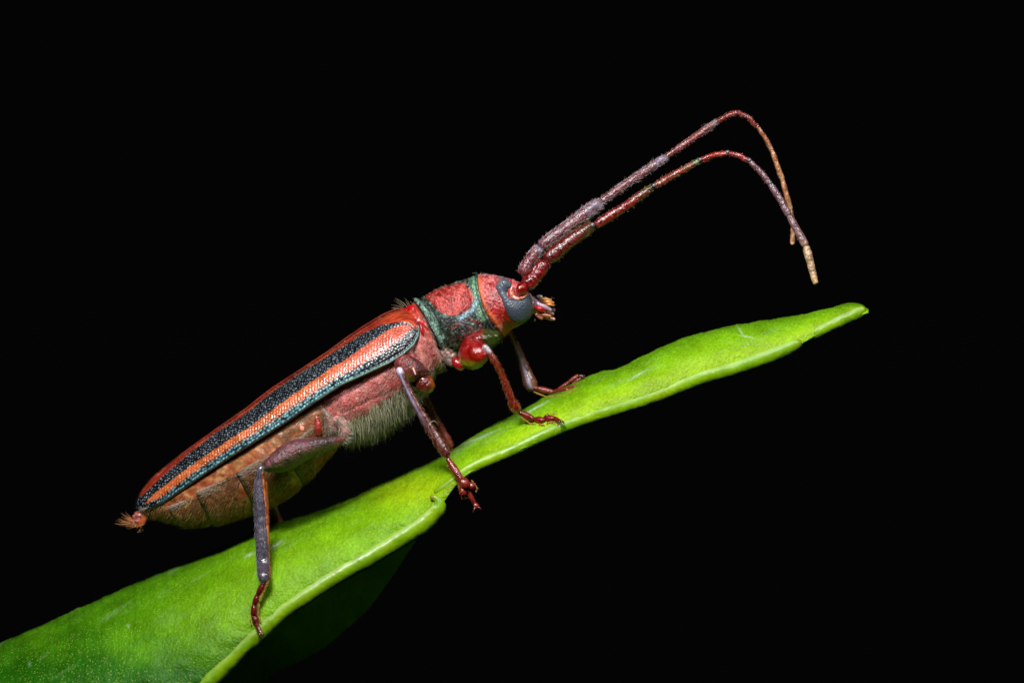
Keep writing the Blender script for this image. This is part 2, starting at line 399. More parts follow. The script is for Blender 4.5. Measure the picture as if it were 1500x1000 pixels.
# pale scuffs
for (sx, sy, sa, sl, sw) in [(405, 797, -0.55, 10, 1.8), (366, 812, -0.4, 7, 2), (515, 726, -0.5, 16, 1.2), (188, 916, 0.9, 3, 1), (934, 549, -0.5, 12, 1.5), (1085, 485, 1.0, 8, 1.0), (1094, 493, 0.2, 9, .8), (780, 600, -.5, 22, 1.6), (705, 640, -.4, 20, 2), (1200, 735, 0, 1, 1), (43, 972, .9, 3, 1), (505, 830, -.6, 1, 1)]:
    ca, sa_ = math.cos(sa), math.sin(sa); dx, dy = X_-sx, Y_-sy
    q = ((dx*ca+dy*sa_)/sl)**2+((-dx*sa_+dy*ca)/sw)**2
    col = mix(col, C(205, 228, 190), np.exp(-q)*0.75*(0.5+0.9*fbm(X_/3, Y_/2, 21)).clip(0, 1))
col = col*(0.68+0.64*fbm(X_/2.2, Y_/2.2, 77))[..., None]
# sparkling cells: tiny raised papillae where the cuticle catches the flash
s.displace(0.9*(fbm(X_/3.6, Y_/3.2, 31)-0.5))
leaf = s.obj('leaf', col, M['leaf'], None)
leaf['label'] = 'long bright green leaf with a rolled notched edge, under the beetle'
leaf['category'] = 'leaf'
leafS = s

def rim(K, glint_ang, flat=0.9):
    t = tube(K, 260, 40, flat=flat)
    up = sm(-t.N[..., 2]*-1, 0.1, 0.9)
    base = mix(np.broadcast_to(C(112, 172, 10), t.V.shape), C(156, 192, 14), fbm(t.X/26, t.Y/16, 5))
    base = base*(0.8+0.4*fbm(t.X/2.6, t.Y/2.6, 6))[..., None]
    band = np.exp(-((np.mod(t.T+PI, 2*PI)-PI-glint_ang)/(0.20+0.16*sm(t.X, 1000, 1120)+0.16*sm(-t.X, -640, -520)))**2)  # pale margin line, in part a highlight painted into the colour
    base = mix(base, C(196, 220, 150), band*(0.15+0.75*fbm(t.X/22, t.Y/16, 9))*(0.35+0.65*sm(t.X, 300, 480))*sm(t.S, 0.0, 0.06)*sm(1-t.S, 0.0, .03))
    tip = sm(t.S, 0.985, 0.998)
    base = mix(base, C(170, 130, 50), tip*0.6)
    t.displace(0.7*(fbm(t.X/16, t.Y/16, 15)-0.5)*2.6+0.3*(fbm(t.X/3, t.Y/3, 16)-.5))
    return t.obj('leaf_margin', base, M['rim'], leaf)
def edge(pts):
    out = []
    for (x, y, rr, dz) in pts: out.append((x, y, (np.interp(x, DF[:, 0], DF[:, 1])+dz+0.07)*100, rr))
    return out
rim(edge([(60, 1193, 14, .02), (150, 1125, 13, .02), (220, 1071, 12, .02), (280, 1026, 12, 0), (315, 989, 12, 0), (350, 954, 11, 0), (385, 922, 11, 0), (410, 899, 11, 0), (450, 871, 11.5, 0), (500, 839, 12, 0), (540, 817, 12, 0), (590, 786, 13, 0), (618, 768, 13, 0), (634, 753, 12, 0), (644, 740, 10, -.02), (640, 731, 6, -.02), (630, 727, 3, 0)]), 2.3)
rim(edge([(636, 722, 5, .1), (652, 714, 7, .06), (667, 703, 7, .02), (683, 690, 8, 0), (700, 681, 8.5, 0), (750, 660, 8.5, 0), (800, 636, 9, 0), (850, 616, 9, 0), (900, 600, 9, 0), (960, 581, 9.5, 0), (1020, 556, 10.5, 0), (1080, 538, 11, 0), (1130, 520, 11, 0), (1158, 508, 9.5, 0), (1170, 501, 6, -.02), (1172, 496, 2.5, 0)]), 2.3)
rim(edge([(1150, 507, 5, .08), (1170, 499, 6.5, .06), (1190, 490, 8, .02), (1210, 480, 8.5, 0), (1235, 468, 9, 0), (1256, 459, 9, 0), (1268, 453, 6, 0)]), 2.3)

# ------------------------------------------------------------------ BEETLE
beetle = bpy.data.objects.new('longhorn_beetle', None); SC.collection.objects.link(beetle)
bc = P(520, 700, 0.0); beetle.location = bc; beetle['_w'] = tuple(float(x) for x in bc)
beetle['label'] = 'red and black striped longhorn beetle with long antennae standing on the green leaf'
beetle['category'] = 'beetle'

# ---- abdomen: soft core and five sternites
ABD = []
for (bx, by, tx, ty, w) in [(505, 645, 452, 565, 52), (480, 671, 430, 590, 57), (455, 698, 400, 612, 58), (430, 723, 372, 632, 57), (400, 740, 348, 648, 54), (370, 753, 322, 664, 50), (340, 762, 298, 682, 45), (312, 768, 276, 698, 40), (285, 771, 256, 712, 34), (262, 769, 238, 722, 28), (236, 761, 222, 732, 20), (214, 757, 208, 742, 12), (206, 756, 204, 750, 5)]:
    tap = 12 if bx > 262 else 5
    ABD.append((tx-NX[0]*tap, ty-NX[1]*tap, bx, by, w, 0))
s = loft(ABD, 260, 110)
def abd_col(s):
    X, Y = s.X, s.Y; n = fbm(X/14, Y/9, 3); n2 = fbm(X/5, Y/5, 7)
    c = mix(np.broadcast_to(C(160, 80, 38), s.V.shape), C(200, 140, 88), sm(n, 0.35, 0.7))
    c = mix(c, C(160, 62, 28), sm(fbm(X/16, Y/5, 13), 0.5, 0.7)*0.7)
    c = mix(c, C(110, 76, 52), sm(n2, 0.35, 0.7)*0.7*sm(X, 350, 440))
    c = mix(c, C(104, 62, 40), sm(fbm(X/9, Y/4, 23), .48, .68)*.6)
    c = mix(c, C(200, 92, 42), np.exp(-((s.T-0.75)/0.22)**2)*.5)
    return c
s.displace(1.8*(fbm(s.X/11, s.Y/11, 4)-0.5)+2.0*np.sin(s.X/9+s.Y/30)*sm(s.X, 300, 330)*0.3)
abdomen = s.obj('abdomen', abd_col, M['membrane'], beetle); abdS = s
st_hair = []
for k, (a, b, t0) in enumerate([(0.05, 2.5, 1.62), (2.35, 4.85, 1.42), (4.72, 7.12, 1.40), (6.95, 9.15, 1.50), (8.95, 11.6, 1.35)]):
    nn = 110
    off = 0.2+3.6*np.linspace(0, 1, nn)**1.3
    s = loft(ABD, nn, 120, u0=a, u1=b, th0=t0, th1=2*PI-t0, off=off)
    # a downy turned rim at the top edge, tucked edge at the rear
    e = np.minimum(s.T-t0, 2*PI-t0-s.T)+0.0
    s.N = grid_normals(s.V, False)
    cen = s.V.mean(1, keepdims=True)
    if (s.N*(s.V-cen)).sum() < 0: s.N = -s.N
    else: s.flip = True
    s.displace(1.6*np.exp(-(e/0.1)**2)*np.sin(s.S*PI)-3.2*sm(0.05-e, 0, 0.05)-5.5*sm(s.S, 0.95, 1.0)-2.5*sm(0.05-s.S, 0, .05)+1.0*(fbm(s.X/7, s.Y/7, 40+k)-0.5))
    def scol(s):
        n = fbm(s.X/10, s.Y/8, 50); n2 = fbm(s.X/4, s.Y/3, 51)
        c = mix(np.broadcast_to(C(92, 48, 24), s.V.shape), C(82, 58, 26), sm(n, 0.4, 0.7))
        c = mix(c, C(92, 40, 30), np.exp(-((e-0.18)/0.16)**2)*0.6)
        c = mix(c, C(190, 120, 70), sm(n2, 0.55, 0.8)*0.35)
        c = mix(c, C(150, 78, 34), sm(e, 0.75, 1.1)*0.55)
        c = mix(c, C(40, 40, 14), sm(s.S, 0.82, 0.92)*0.92)
        return c
    o = s.obj('sternite', scol, M['skin'], abdomen)
    front = (s.T < PI+0.6)*sm(0.9-s.S, 0, 0.08)
    st_hair.append(scatter(s, 2300, BACK*0.9+DOWN*0.55, 0.14, 5.5, 0.26, lambda x, y: mix(np.broadcast_to(C(176, 116, 56), x.shape+(3,)), C(236, 200, 130), vnoise(x/6, y/6)**2), mask=front, jit=0.16))
    st_hair.append(scatter(s, 420, BACK*0.9-DOWN*0.2, 0.2, 5.0, 0.24, C(215, 196, 176), mask=np.exp(-((e-.03)/0.13)**2)*front*sm(s.S, .2, .6), jit=0.2))
st_hair.append(scatter(abdS, 1500, BACK, 0.2, 5.0, 0.22, C(205, 180, 140), mask=((abdS.T < PI*0.62)*(abdS.T > 0.9)*(0.15+sm(abdS.X, 360, 440))), jit=0.25))
hairs('abdomen_hair', st_hair, M['hair'], abdomen)
# spiracle
t = tube([(436, 630, -53, 3), (441, 628, -56, 5), (448, 628, -55, 4)], 26, 20, flat=0.5)
t.obj('spiracle', C(232, 140, 112), M['membrane'], abdomen)
# tip of the tail: reddish lobes with a brush of orange bristles
tail = tube([(214, 748, -4, 8), (205, 756, -4, 9), (198, 764, -4, 8), (192, 770, -4, 5)], 50, 30)
tail.displace(3.0*(fbm(tail.X/5, tail.Y/5, 3)-0.5))
tl = tail.obj('tail_tip', lambda s: mix(np.broadcast_to(C(150, 62, 52), s.V.shape), C(205, 140, 130), sm(fbm(s.X/4, s.Y/4, 1), .4, .7)), M['leg'], beetle)
t = tube([(214, 752, -8, 5), (208, 764, -8, 5), (203, 771, -8, 3)], 30, 18); t.obj('tail_lobe', C(190, 84, 46), M['leg'], tl)
th = []
for (bx, by, ax, ay, n, L0) in [(196, 764, -0.95, -0.35, 20, 15), (200, 768, -0.85, 0.35, 24, 17), (206, 770, -0.25, 0.95, 12, 11), (192, 766, -1, 0.0, 16, 20), (210, 766, 0.0, 1, 8, 7)]:
    pos = P(bx+rng.normal(size=n)*2.5, by+rng.normal(size=n)*2.2, -0.05+rng.normal(size=n)*0.05)
    dr = np.stack([ax+0*rng.random(n), -0.2+0.5*rng.normal(size=n), -ay+0*rng.random(n)], 1)+rng.normal(size=(n, 3))*0.26
    th.append(dict(pos=pos, dir=dr, len=L0*(0.6+0.5*rng.random(n)), rad=0.42, col=mix(np.broadcast_to(C(214, 112, 50), (n, 3)), C(240, 190, 130), rng.random(n)), bend=np.array([-.1, 0, 0.25])))
hairs('bristle', th, M['hair'], tl)

# ---- thorax (mesothorax and metathorax)
TH = [(622, 458, 646, 524, 30), (614, 450, 650, 532, 42), (604, 450, 640, 548, 53), (588, 466, 630, 572, 59), (560, 484, 600, 592, 61), (530, 502, 576, 612, 61), (502, 520, 546, 630, 59), (478, 538, 520, 638, 56), (458, 552, 498, 644, 50), (440, 566, 482, 640, 40)]
s = loft([(*k, 0) for k in TH], 260, 120, e=0.92)
thS = s
def seam(X, Y, pts, w):
    d = np.full(X.shape, 1e9)
    for a, b in zip(pts[:-1], pts[1:]):
        a = np.array(a, float); b = np.array(b, float); e = b-a
        t = np.clip(((X-a[0])*e[0]+(Y-a[1])*e[1])/(e@e), 0, 1)
        d = np.minimum(d, np.hypot(X-a[0]-e[0]*t, Y-a[1]-e[1]*t))
    return np.exp(-(d/w)**2)
SEAMS = [[(478, 594), (505, 578), (545, 552), (575, 536)], [(500, 605), (530, 590), (575, 572)], [(612, 480), (606, 510), (612, 530)]]
nearm = (s.T < PI)*1.0
gr = sum(seam(s.X, s.Y, q, 1.6) for q in SEAMS)*nearm
s.displace(-2.6*gr+1.6*(fbm(s.X/8, s.Y/8, 14)-0.5)-3.0*seam(s.X, s.Y, SEAMS[2], 5)*nearm)
def thcol(s):
    X, Y = s.X, s.Y; n = fbm(X/9, Y/9, 17)
    c = mix(np.broadcast_to(C(186, 80, 76), s.V.shape), C(206, 122, 112), sm(n, 0.35, 0.7))
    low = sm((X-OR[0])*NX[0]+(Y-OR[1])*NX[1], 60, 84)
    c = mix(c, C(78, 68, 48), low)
    c = mix(c, C(216, 58, 38), inpoly(X, Y, [(592, 452), (612, 442), (622, 470), (640, 500), (634, 502), (616, 478), (604, 466)], 2)*0.8)
    c = mix(c, C(224, 112, 62), inpoly(X, Y, [(612, 448), (622, 456), (634, 480), (646, 508), (640, 512), (628, 488), (616, 466)], 2))
    c = mix(c, C(90, 30, 40), gr*0.7)
    return c
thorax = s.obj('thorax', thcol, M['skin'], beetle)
th_h = []
def flowd(x, y):
    a = np.clip((y-560)/60, 0, 1)[:, None]
    return BACK*(1-0.4*a)+DOWN*(0.25+0.6*a)
pink = lambda x, y: mix(mix(np.broadcast_to(C(238, 160, 150), x.shape+(3,)), C(228, 200, 186), vnoise(x/5, y/5)), C(192, 190, 150), sm((x-OR[0])*NX[0]+(y-OR[1])*NX[1], 60, 84))
th_h.append(scatter(s, 5200, flowd, 0.22, 6.0, 0.27, pink, mask=(s.T < PI)*(s.T > 0.8), jit=0.16))
lowm = sm((s.X-OR[0])*NX[0]+(s.Y-OR[1])*NX[1], 62, 90)*(s.T < PI+1.0)*(s.T > 1.2)*(s.X > 508)*(s.X < 612)
th_h.append(scatter(s, 7500, DOWN*0.9+BACK*0.22, 0.45, 14.0, 0.4, lambda x, y: mix(np.broadcast_to(C(160, 160, 112), x.shape+(3,)), C(232, 230, 200), vnoise(x/3, y/3)**1.5), mask=lowm, jit=0.22, bend=(-0.1, -0.1, -0.25)))
hairs('thorax_hair', th_h, M['hair'], thorax)
# scutellum and shoulder
t = loft([(588, 456, 592, 462, 6, 0), (594, 450, 602, 462, 14, 0), (602, 446, 612, 462, 20, 0), (609, 445, 617, 458, 18, 0), (613, 448, 617, 455, 8, 0)], 50, 40)
t.displace(1.2*(fbm(t.X/4, t.Y/4, 2)-.5))
sc = t.obj('scutellum', C(196, 22, 26), M['gloss'], beetle)
nb_ = 9
hairs('bristle', [dict(pos=P([596, 590, 588, 600, 584, 592, 580, 606, 598], [449, 450, 450, 447, 452, 449, 453, 447, 448], np.linspace(-0.15, 0.1, nb_)), dir=np.array([(-1.2, -.1, 1.6), (-.9, -.2, 1.2), (-1.5, 0, .7), (-.4, 0, 1.3), (-1, 0, .5), (-.7, .2, 1), (-1, .1, .6), (-.5, 0, 1), (-.2, 0, 1)], float), len=np.array([18, 14, 12, 13, 7, 16, 6, 8, 8.]), rad=0.4, col=C(180, 165, 130), bend=np.array([-0.35, 0, -0.1]))], M['hair'], sc)
t = tube([(606, 468, -44, 5), (614, 470, -50, 4.5), (621, 476, -50, 4), (626, 484, -46, 3)], 40, 20)
t.obj('wing_hinge', lambda s: mix(np.broadcast_to(C(196, 40, 36), s.V.shape), C(226, 190, 200), sm(fbm(s.X/4, s.Y/4, 6), .45, .6)), M['gloss'], thorax)
t = tube([(616, 474, -52, 2.0), (618, 484, -54, 2.2), (620, 492, -52, 1.5)], 30, 16); t.obj('wing_hinge', C(170, 24, 34), M['gloss'], thorax)

# hind coxa, plates and trochanter
t = loft([(472, 596, 478, 600, 6, -50), (470, 602, 490, 612, 11, -50), (474, 618, 492, 622, 13, -50), (476, 632, 496, 634, 12, -50), (479, 640, 494, 640, 7, -49)], 50, 36)
t.displace(1.0*(fbm(t.X/4, t.Y/6, 2)-.5))
cx = t.obj('hind_coxa', lambda s: mix(np.broadcast_to(C(132, 108, 94), s.V.shape), C(150, 78, 66), sm(fbm(s.X/6, s.Y/6, 6), .5, .7)), M['skin'], thorax)
cxh = [scatter(t, 220, DOWN, 0.2, 4.5, 0.24, C(206, 196, 176), mask=(t.T < PI)*1.0)]
t2 = tube([(462, 606, -50, 3), (465, 618, -54, 5), (466, 630, -54, 5.5), (466, 638, -52, 4)], 40, 22)
t2.displace(1.6*(fbm(t2.X/4, t2.Y/4, 8)-.5)); t2.obj('coxal_fold', C(158, 50, 42), M['gloss'], thorax)
t3 = tube([(488, 612, -52, 6), (500, 620, -56, 8), (506, 632, -58, 8), (504, 642, -58, 7), (496, 648, -58, 5)], 50, 26)
t3.displace(1.2*(fbm(t3.X/5, t3.Y/5, 8)-.5))
t3.obj('trochanter', lambda s: mix(np.broadcast_to(C(140, 112, 98), s.V.shape), C(204, 128, 116), sm(fbm(s.X/7, s.Y/7, 3), .45, .6)), M['skin'], thorax)
cxh.append(scatter(t3, 380, DOWN*0.8-BACK*0.6, 0.3, 7.0, 0.25, C(214, 208, 190), mask=(t3.T > -1)*1.0))
hairs('coxa_hair', cxh, M['hair'], thorax)

# ---- wing covers
TOPc = curve([(196, 744), (198, 737), (202, 729), (209, 718), (221, 703), (240, 686), (280, 655), (320, 627), (360, 600), (400, 569), (440, 543), (480, 517), (504, 499), (530, 481), (560, 463), (576, 456), (590, 453), (600, 455), (610, 460)])
BOTc = curve([(196, 744), (200, 749), (208, 750), (216, 748), (240, 736), (260, 722), (300, 694), (340, 668), (380, 643), (420, 618), (460, 590), (500, 564), (540, 546), (570, 532), (590, 520), (606, 506), (613, 492), (614, 482), (610, 460)])
BLKc = curve([(196, 744), (202, 733), (213, 721), (240, 698), (280, 667), (320, 636), (360, 611), (400, 578), (440, 551), (480, 526), (500, 514), (530, 494), (560, 479), (580, 473), (592, 471), (601, 473), (607, 477), (611, 482), (613, 488)])
BLKc[:, 1] -= 4.6*np.interp(BLKc[:, 0], [30, 90, 440, 475], [0, 1, 1, 0])
TOPc[:, 1] += 1.6*np.interp(TOPc[:, 0], [30, 90, 440, 475], [0, 1, 1, 0.6])
def elytron(side, nA, nB, lift):
    a0, a1 = max(TOPc[0, 0], BOTc[0, 0]), min(TOPc[-1, 0], BOTc[-1, 0])
    q = np.linspace(0, 1, nA)
    a = a0+(a1-a0)*(q+0.0)
    # more rows at both round ends
    a = np.interp(np.linspace(0, 1, nA), [0, .02, .05, .95, .98, 1], [a0, a0+(a1-a0)*.004, a0+(a1-a0)*.025, a0+(a1-a0)*.965, a0+(a1-a0)*.992, a1])
    S_w = 1.0
    w1 = np.interp(a, [a0, a0+4, a0+15, 90, 180, 300, 400, 450, 480, a1-4, a1], [0.02, 12, 21, 42, 57, 67, 70, 69, 60, 46, 34])
    top, bot, blk = ev(TOPc, a), ev(BOTc, a), ev(BLKc, a)
    k = max(5, nA//60)|1
    def sme(f): 
        g = smooth1(f, k); w = np.clip(np.minimum(np.arange(nA), nA-1-np.arange(nA))/k, 0, 1); return f*(1-w)+g*w
    top, bot, blk, w1 = sme(top), sme(bot), sme(blk), sme(w1)
    vv = np.linspace(0, 1, nB); th = vv*PI/2*1.0
    fr = (1-np.cos(th)); sn = np.sin(th)**0.9
    B = top[:, None]+(bot-top)[:, None]*fr
    Yd = -w1[:, None]*sn
    # tucked inner lip behind the lateral edge, and at the suture
    lipB = np.stack([bot-1.0, bot-5], 1); lipY = np.stack([-w1+5, -w1+8], 1)
    B = np.concatenate([B, lipB], 1); Yd = np.concatenate([Yd, lipY], 1)
    A = a[:, None]+0*B
    X = OR[0]+A*AX[0]+B*NX[0]; Y = OR[1]+A*AX[1]+B*NX[1]
    lf = lift*np.interp(A, [0, 60, 220], [0.3, 0.6, 1.0]); X = X-lf*NX[0]; Y = Y-lf*NX[1]
    s = Surf(); s.closed = False; s.X, s.Y = X, Y
    s.V = P(X, Y, (side*(-1)*(-Yd)+side*(-1)*0)/100.0*1.0) if False else P(X, Y, side*(-Yd)/100*-1 if side < 0 else -Yd/100)
    if side < 0: s.V = P(X, Y, Yd/100)
    s.flip = False; N = grid_normals(s.V, False)
    mid = N[:, nB//2, 2].mean()
    if mid < 0: N = -N
    # faces should point up/out
    s.N = N; s.flip = not (mid < 0)
    # arc length across
    arc = np.concatenate([np.zeros((nA, 1)), np.cumsum(np.linalg.norm(np.diff(s.V, axis=1), axis=-1), 1)], 1)*100
    tot = arc[:, nB-1][:, None]
    nb = (B-blk[:, None])/(bot-blk)[:, None].clip(1e-3)         # 0 at the upper black edge, 1 at the lateral edge
    wob = 1.3*(fbm(A/9, arc/9, 2)-0.5)
    S1 = np.interp(A, [0, 10, 30, 100, 200, 300, 380, 430, 460, 474, 484], [.5, .5, .36, .44, .47, .43, .35, .26, .15, .14, .34])
    S2 = np.interp(A, [0, 10, 30, 100, 200, 300, 380, 430, 460, 474, 484], [.5, .5, .68, .71, .72, .73, .72, .66, .56, .46, .36])
    jj = 0.035*(fbm(A/3.3, arc/3.3, 5)-0.5)*2
    ser = 0.06*(2*np.abs(np.mod((A+1.5*fbm(A/8, A*0, 3))/4.3, 1)-0.5)-0.5)*2*sm(430-A, 0, 60)
    hgt = (bot-blk)[:, None].clip(1)
    orange = sm(nb-S1+jj, -1.0/hgt, 1.0/hgt)*sm(S2-nb+jj+ser, -1.0/hgt, 1.0/hgt)
    end = sm(A, 6, 14)*sm(488-A, 0, 8)
    orange = orange*end
    margin = sm(-(B-blk[:, None])+wob*0.4, -0.8, 0.8)*sm(A, 8, 16)
    # lattice of punctures
    jx = 1.1*(fbm(A/11, arc/7, 61)-0.5); jy = 1.2*(fbm(A/10, arc/8, 62)-0.5)
    L1, L2 = 5.2, 6.4
    cd, cv = cells((A+jx*2)/5.0, (arc*1.0+jy*2)/4.1, 0.30, 5)
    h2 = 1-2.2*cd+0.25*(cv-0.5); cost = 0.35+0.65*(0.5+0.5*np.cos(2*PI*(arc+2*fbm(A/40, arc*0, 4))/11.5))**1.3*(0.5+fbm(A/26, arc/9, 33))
    rid = np.sin(2*PI*(A+arc*0.55+3.0*fbm(A/9, arc/6, 77))/5.0)      # oblique wrinkles on the orange band
    inner = sm(arc, 6, 12)*sm(tot-arc, 1.5, 4)
    am = 0.20+0.5*(fbm(A/6, arc/6, 71))
    n1 = fbm(A/22, arc/14, 8)
    c_or = mix(np.broadcast_to(C(206, 104, 46), s.V.shape), C(198, 88, 68), sm(A, 260, 440))
    c_or = mix(c_or, C(205, 48, 34), sm(nb-(S2-0.17), 0, 0.12)*sm(A, 350, 420)*0.85)
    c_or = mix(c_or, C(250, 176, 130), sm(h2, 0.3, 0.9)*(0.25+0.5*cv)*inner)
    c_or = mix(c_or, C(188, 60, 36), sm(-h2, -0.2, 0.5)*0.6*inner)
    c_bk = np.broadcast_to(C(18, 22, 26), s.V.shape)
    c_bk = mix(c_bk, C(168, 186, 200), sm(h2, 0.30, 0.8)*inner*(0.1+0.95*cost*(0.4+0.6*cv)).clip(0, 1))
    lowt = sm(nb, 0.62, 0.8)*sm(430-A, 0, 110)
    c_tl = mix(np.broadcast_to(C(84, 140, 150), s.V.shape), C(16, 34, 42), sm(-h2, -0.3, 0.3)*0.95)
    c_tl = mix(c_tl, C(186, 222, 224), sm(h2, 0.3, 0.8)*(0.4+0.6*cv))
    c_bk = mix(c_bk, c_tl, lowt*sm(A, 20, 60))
    c_mg = mix(np.broadcast_to(C(196, 72, 34), s.V.shape), C(140, 36, 28), sm(n1, .4, .65)*0.8)
    c_mg = mix(c_mg, C(40, 16, 16), np.exp(-((arc-1.6)/2.0)**2)*0.9)
    c_mg = mix(c_mg, C(150, 46, 30), sm(fbm(A/30, arc/4.5, 89), .42, .6)*.7)
    c_mg = mix(c_mg, C(120, 40, 32), sm(fbm(A/14, arc/3, 88), .5, .7)*.6)
    c = mix(c_bk, c_or, orange); c = mix(c, c_mg, margin)
    rimm = sm(arc-(tot-3.2), 0, 1.0)
    c = mix(c, mix(np.broadcast_to(C(20, 34, 36), s.V.shape), C(96, 150, 136), sm(A, 250, 420)), rimm*0.8)
    s.col = c
    bead = 1.6*np.exp(-((tot-arc-1.5)/1.6)**2)-1.2*np.exp(-((tot-arc-5)/1.5)**2)
    ribs = 0.9*np.cos((np.clip(nb, -0.05, 1)-0.62)*PI*2.2)*sm(A, 30, 120)
    sut = -1.5*np.exp(-(arc/2.2)**2)+0.8*np.exp(-((arc-5)/2.5)**2)
    he = sm(A, a0+3, a0+14)*sm(a1-A, 2, 10)
    s.displace((am*(1.0*h2.clip(-.8, 1)*(1-0.45*orange)+0.28*rid*orange)*inner*(1-margin*0.6)+bead+ribs*inner+sut)*he)
    return s
s = elytron(-1, 1250, 200, 0)
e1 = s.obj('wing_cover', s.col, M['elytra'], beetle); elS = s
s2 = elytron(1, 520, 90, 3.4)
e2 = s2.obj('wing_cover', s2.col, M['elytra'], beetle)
m0 = (elS.T if hasattr(elS, 'T') else None)
elS.T = None
# few stray bristles along the suture
hairs('bristle', [scatter(elS, 260, BACK, 0.55, 3.6, 0.22, C(200, 150, 120), mask=lambda s: (np.arange(s.V.shape[1]) < 45)[None]*np.ones((s.V.shape[0], 1)))], M['hair'], e1)

# ---- prothorax
PR = [(616, 452, 640, 500, 24), (612, 444, 648, 511, 40), (608, 439, 651, 518, 49), (612, 438, 654, 517, 50), (618, 437, 658, 514, 45), (634, 427, 668, 514, 52), (655, 418, 688, 512, 56), (675, 411, 710, 506, 53), (687, 408, 720, 503, 46), (695, 404, 730, 500, 45), (701, 404, 736, 494, 40), (704, 410, 734, 486, 28)]
s = loft([(*k, 0) for k in PR], 320, 220, e=0.95, bow=(4, -3, -10, 4))
def Z1(*p): return [(580+x/5, 380+y/5) for x, y in p]
redp = Z1((195, 265), (350, 200), (505, 168), (545, 225), (565, 290), (540, 365), (450, 408), (385, 412), (310, 375), (255, 312))
n = fbm(s.X/3.2, s.Y/3.2, 91); nl = fbm(s.X/12, s.Y/12, 92)
lipm = seam(s.X, s.Y, Z1((145, 300), (200, 350), (270, 450), (320, 560), (345, 640)), 3.2)
groove = seam(s.X, s.Y, Z1((185, 285), (240, 350), (300, 450), (345, 560)), 2.4)
fro = seam(s.X, s.Y, Z1((565, 140), (585, 240), (600, 330), (625, 400), (650, 440)), 4.8)
fg = seam(s.X, s.Y, Z1((510, 165), (560, 270), (560, 350), (470, 410)), 2.5)
bulge = inpoly(s.X, s.Y, redp, 8)
s.displace(1.8*(n-0.5)+1.1*(fbm(s.X/1.5, s.Y/1.5, 97)-0.5)+1.8*lipm-2.6*groove+1.2*fro-1.6*fg+1.5*bulge)
def prcol(s):
    X, Y = s.X, s.Y
    c = mix(np.broadcast_to(C(40, 58, 54), s.V.shape), C(120, 152, 138), sm(n, 0.45, 0.68))
    c = mix(c, C(20, 24, 24), sm(nl, 0.45, 0.7)*0.75)
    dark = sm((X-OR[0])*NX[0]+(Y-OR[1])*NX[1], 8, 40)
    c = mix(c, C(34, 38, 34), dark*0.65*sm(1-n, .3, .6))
    c = mix(c, C(150, 24, 34), sm(fbm(X/6, Y/5, 95), 0.53, 0.62)*inpoly(X, Y, Z1((400, 480), (560, 430), (640, 470), (560, 560), (420, 600)), 5)*0.8)
    c = mix(c, C(150, 200, 176), lipm*0.75*sm(n, .25, .5)); c = mix(c, C(118, 168, 130), fro*0.8)
    c = mix(c, C(146, 180, 196), seam(X, Y, Z1((470, 430), (550, 370), (590, 310)), 5)*0.7)
    rp = inpoly(X+2*(nl-.5), Y+2*(n-.5), redp, 1.6)
    c = mix(c, mix(np.broadcast_to(C(160, 32, 32), s.V.shape), C(214, 88, 76), sm(n, .35, .68)), rp)
    return c
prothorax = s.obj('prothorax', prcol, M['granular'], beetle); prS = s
# prosternum
s = loft([(674, 498, 668, 508, 20, -5), (680, 488, 678, 514, 38, -8), (692, 480, 694, 518, 48, -8), (708, 476, 712, 516, 50, -8), (722, 478, 726, 508, 44, -6), (732, 484, 736, 498, 34, -4), (737, 488, 738, 492, 14, 0)], 90, 70)
s.displace(1.4*(fbm(s.X/3, s.Y/3, 9)-.5))
s.obj('prosternum', lambda s: mix(mix(np.broadcast_to(C(116, 14, 14), s.V.shape), C(48, 60, 16), sm(s.X+6*(fbm(s.X/5, s.Y/5, 2)-.5), 700, 714)), C(52, 24, 24), seam(s.X, s.Y, [(690, 478), (712, 474), (728, 480)], 4)*0.8), M['gloss'], prothorax)  # green right part: reflection of the leaf painted into the colour
t = tube([(648, 512, -26, 8), (654, 519, -28, 8), (662, 524, -30, 8), (668, 526, -30, 6)], 40, 26)
t.displace(2.4*(fbm(t.X/4, t.Y/4, 8)-.5)); t.obj('neck_fold', lambda s: mix(np.broadcast_to(C(96, 56, 46), s.V.shape), C(190, 150, 140), sm(fbm(s.X/3, s.Y/3, 3), .5, .65)), M['skin'], prothorax)
hp = [scatter(prS, 500, BACK, 0.35, 4.0, 0.18, C(200, 190, 165), mask=(prS.T < PI)*1.0, jit=.3)]
hp.append(scatter(t, 220, DOWN, 0.5, 5.0, 0.25, C(200, 190, 170)))
hairs('prothorax_hair', hp, M['hair'], prothorax)

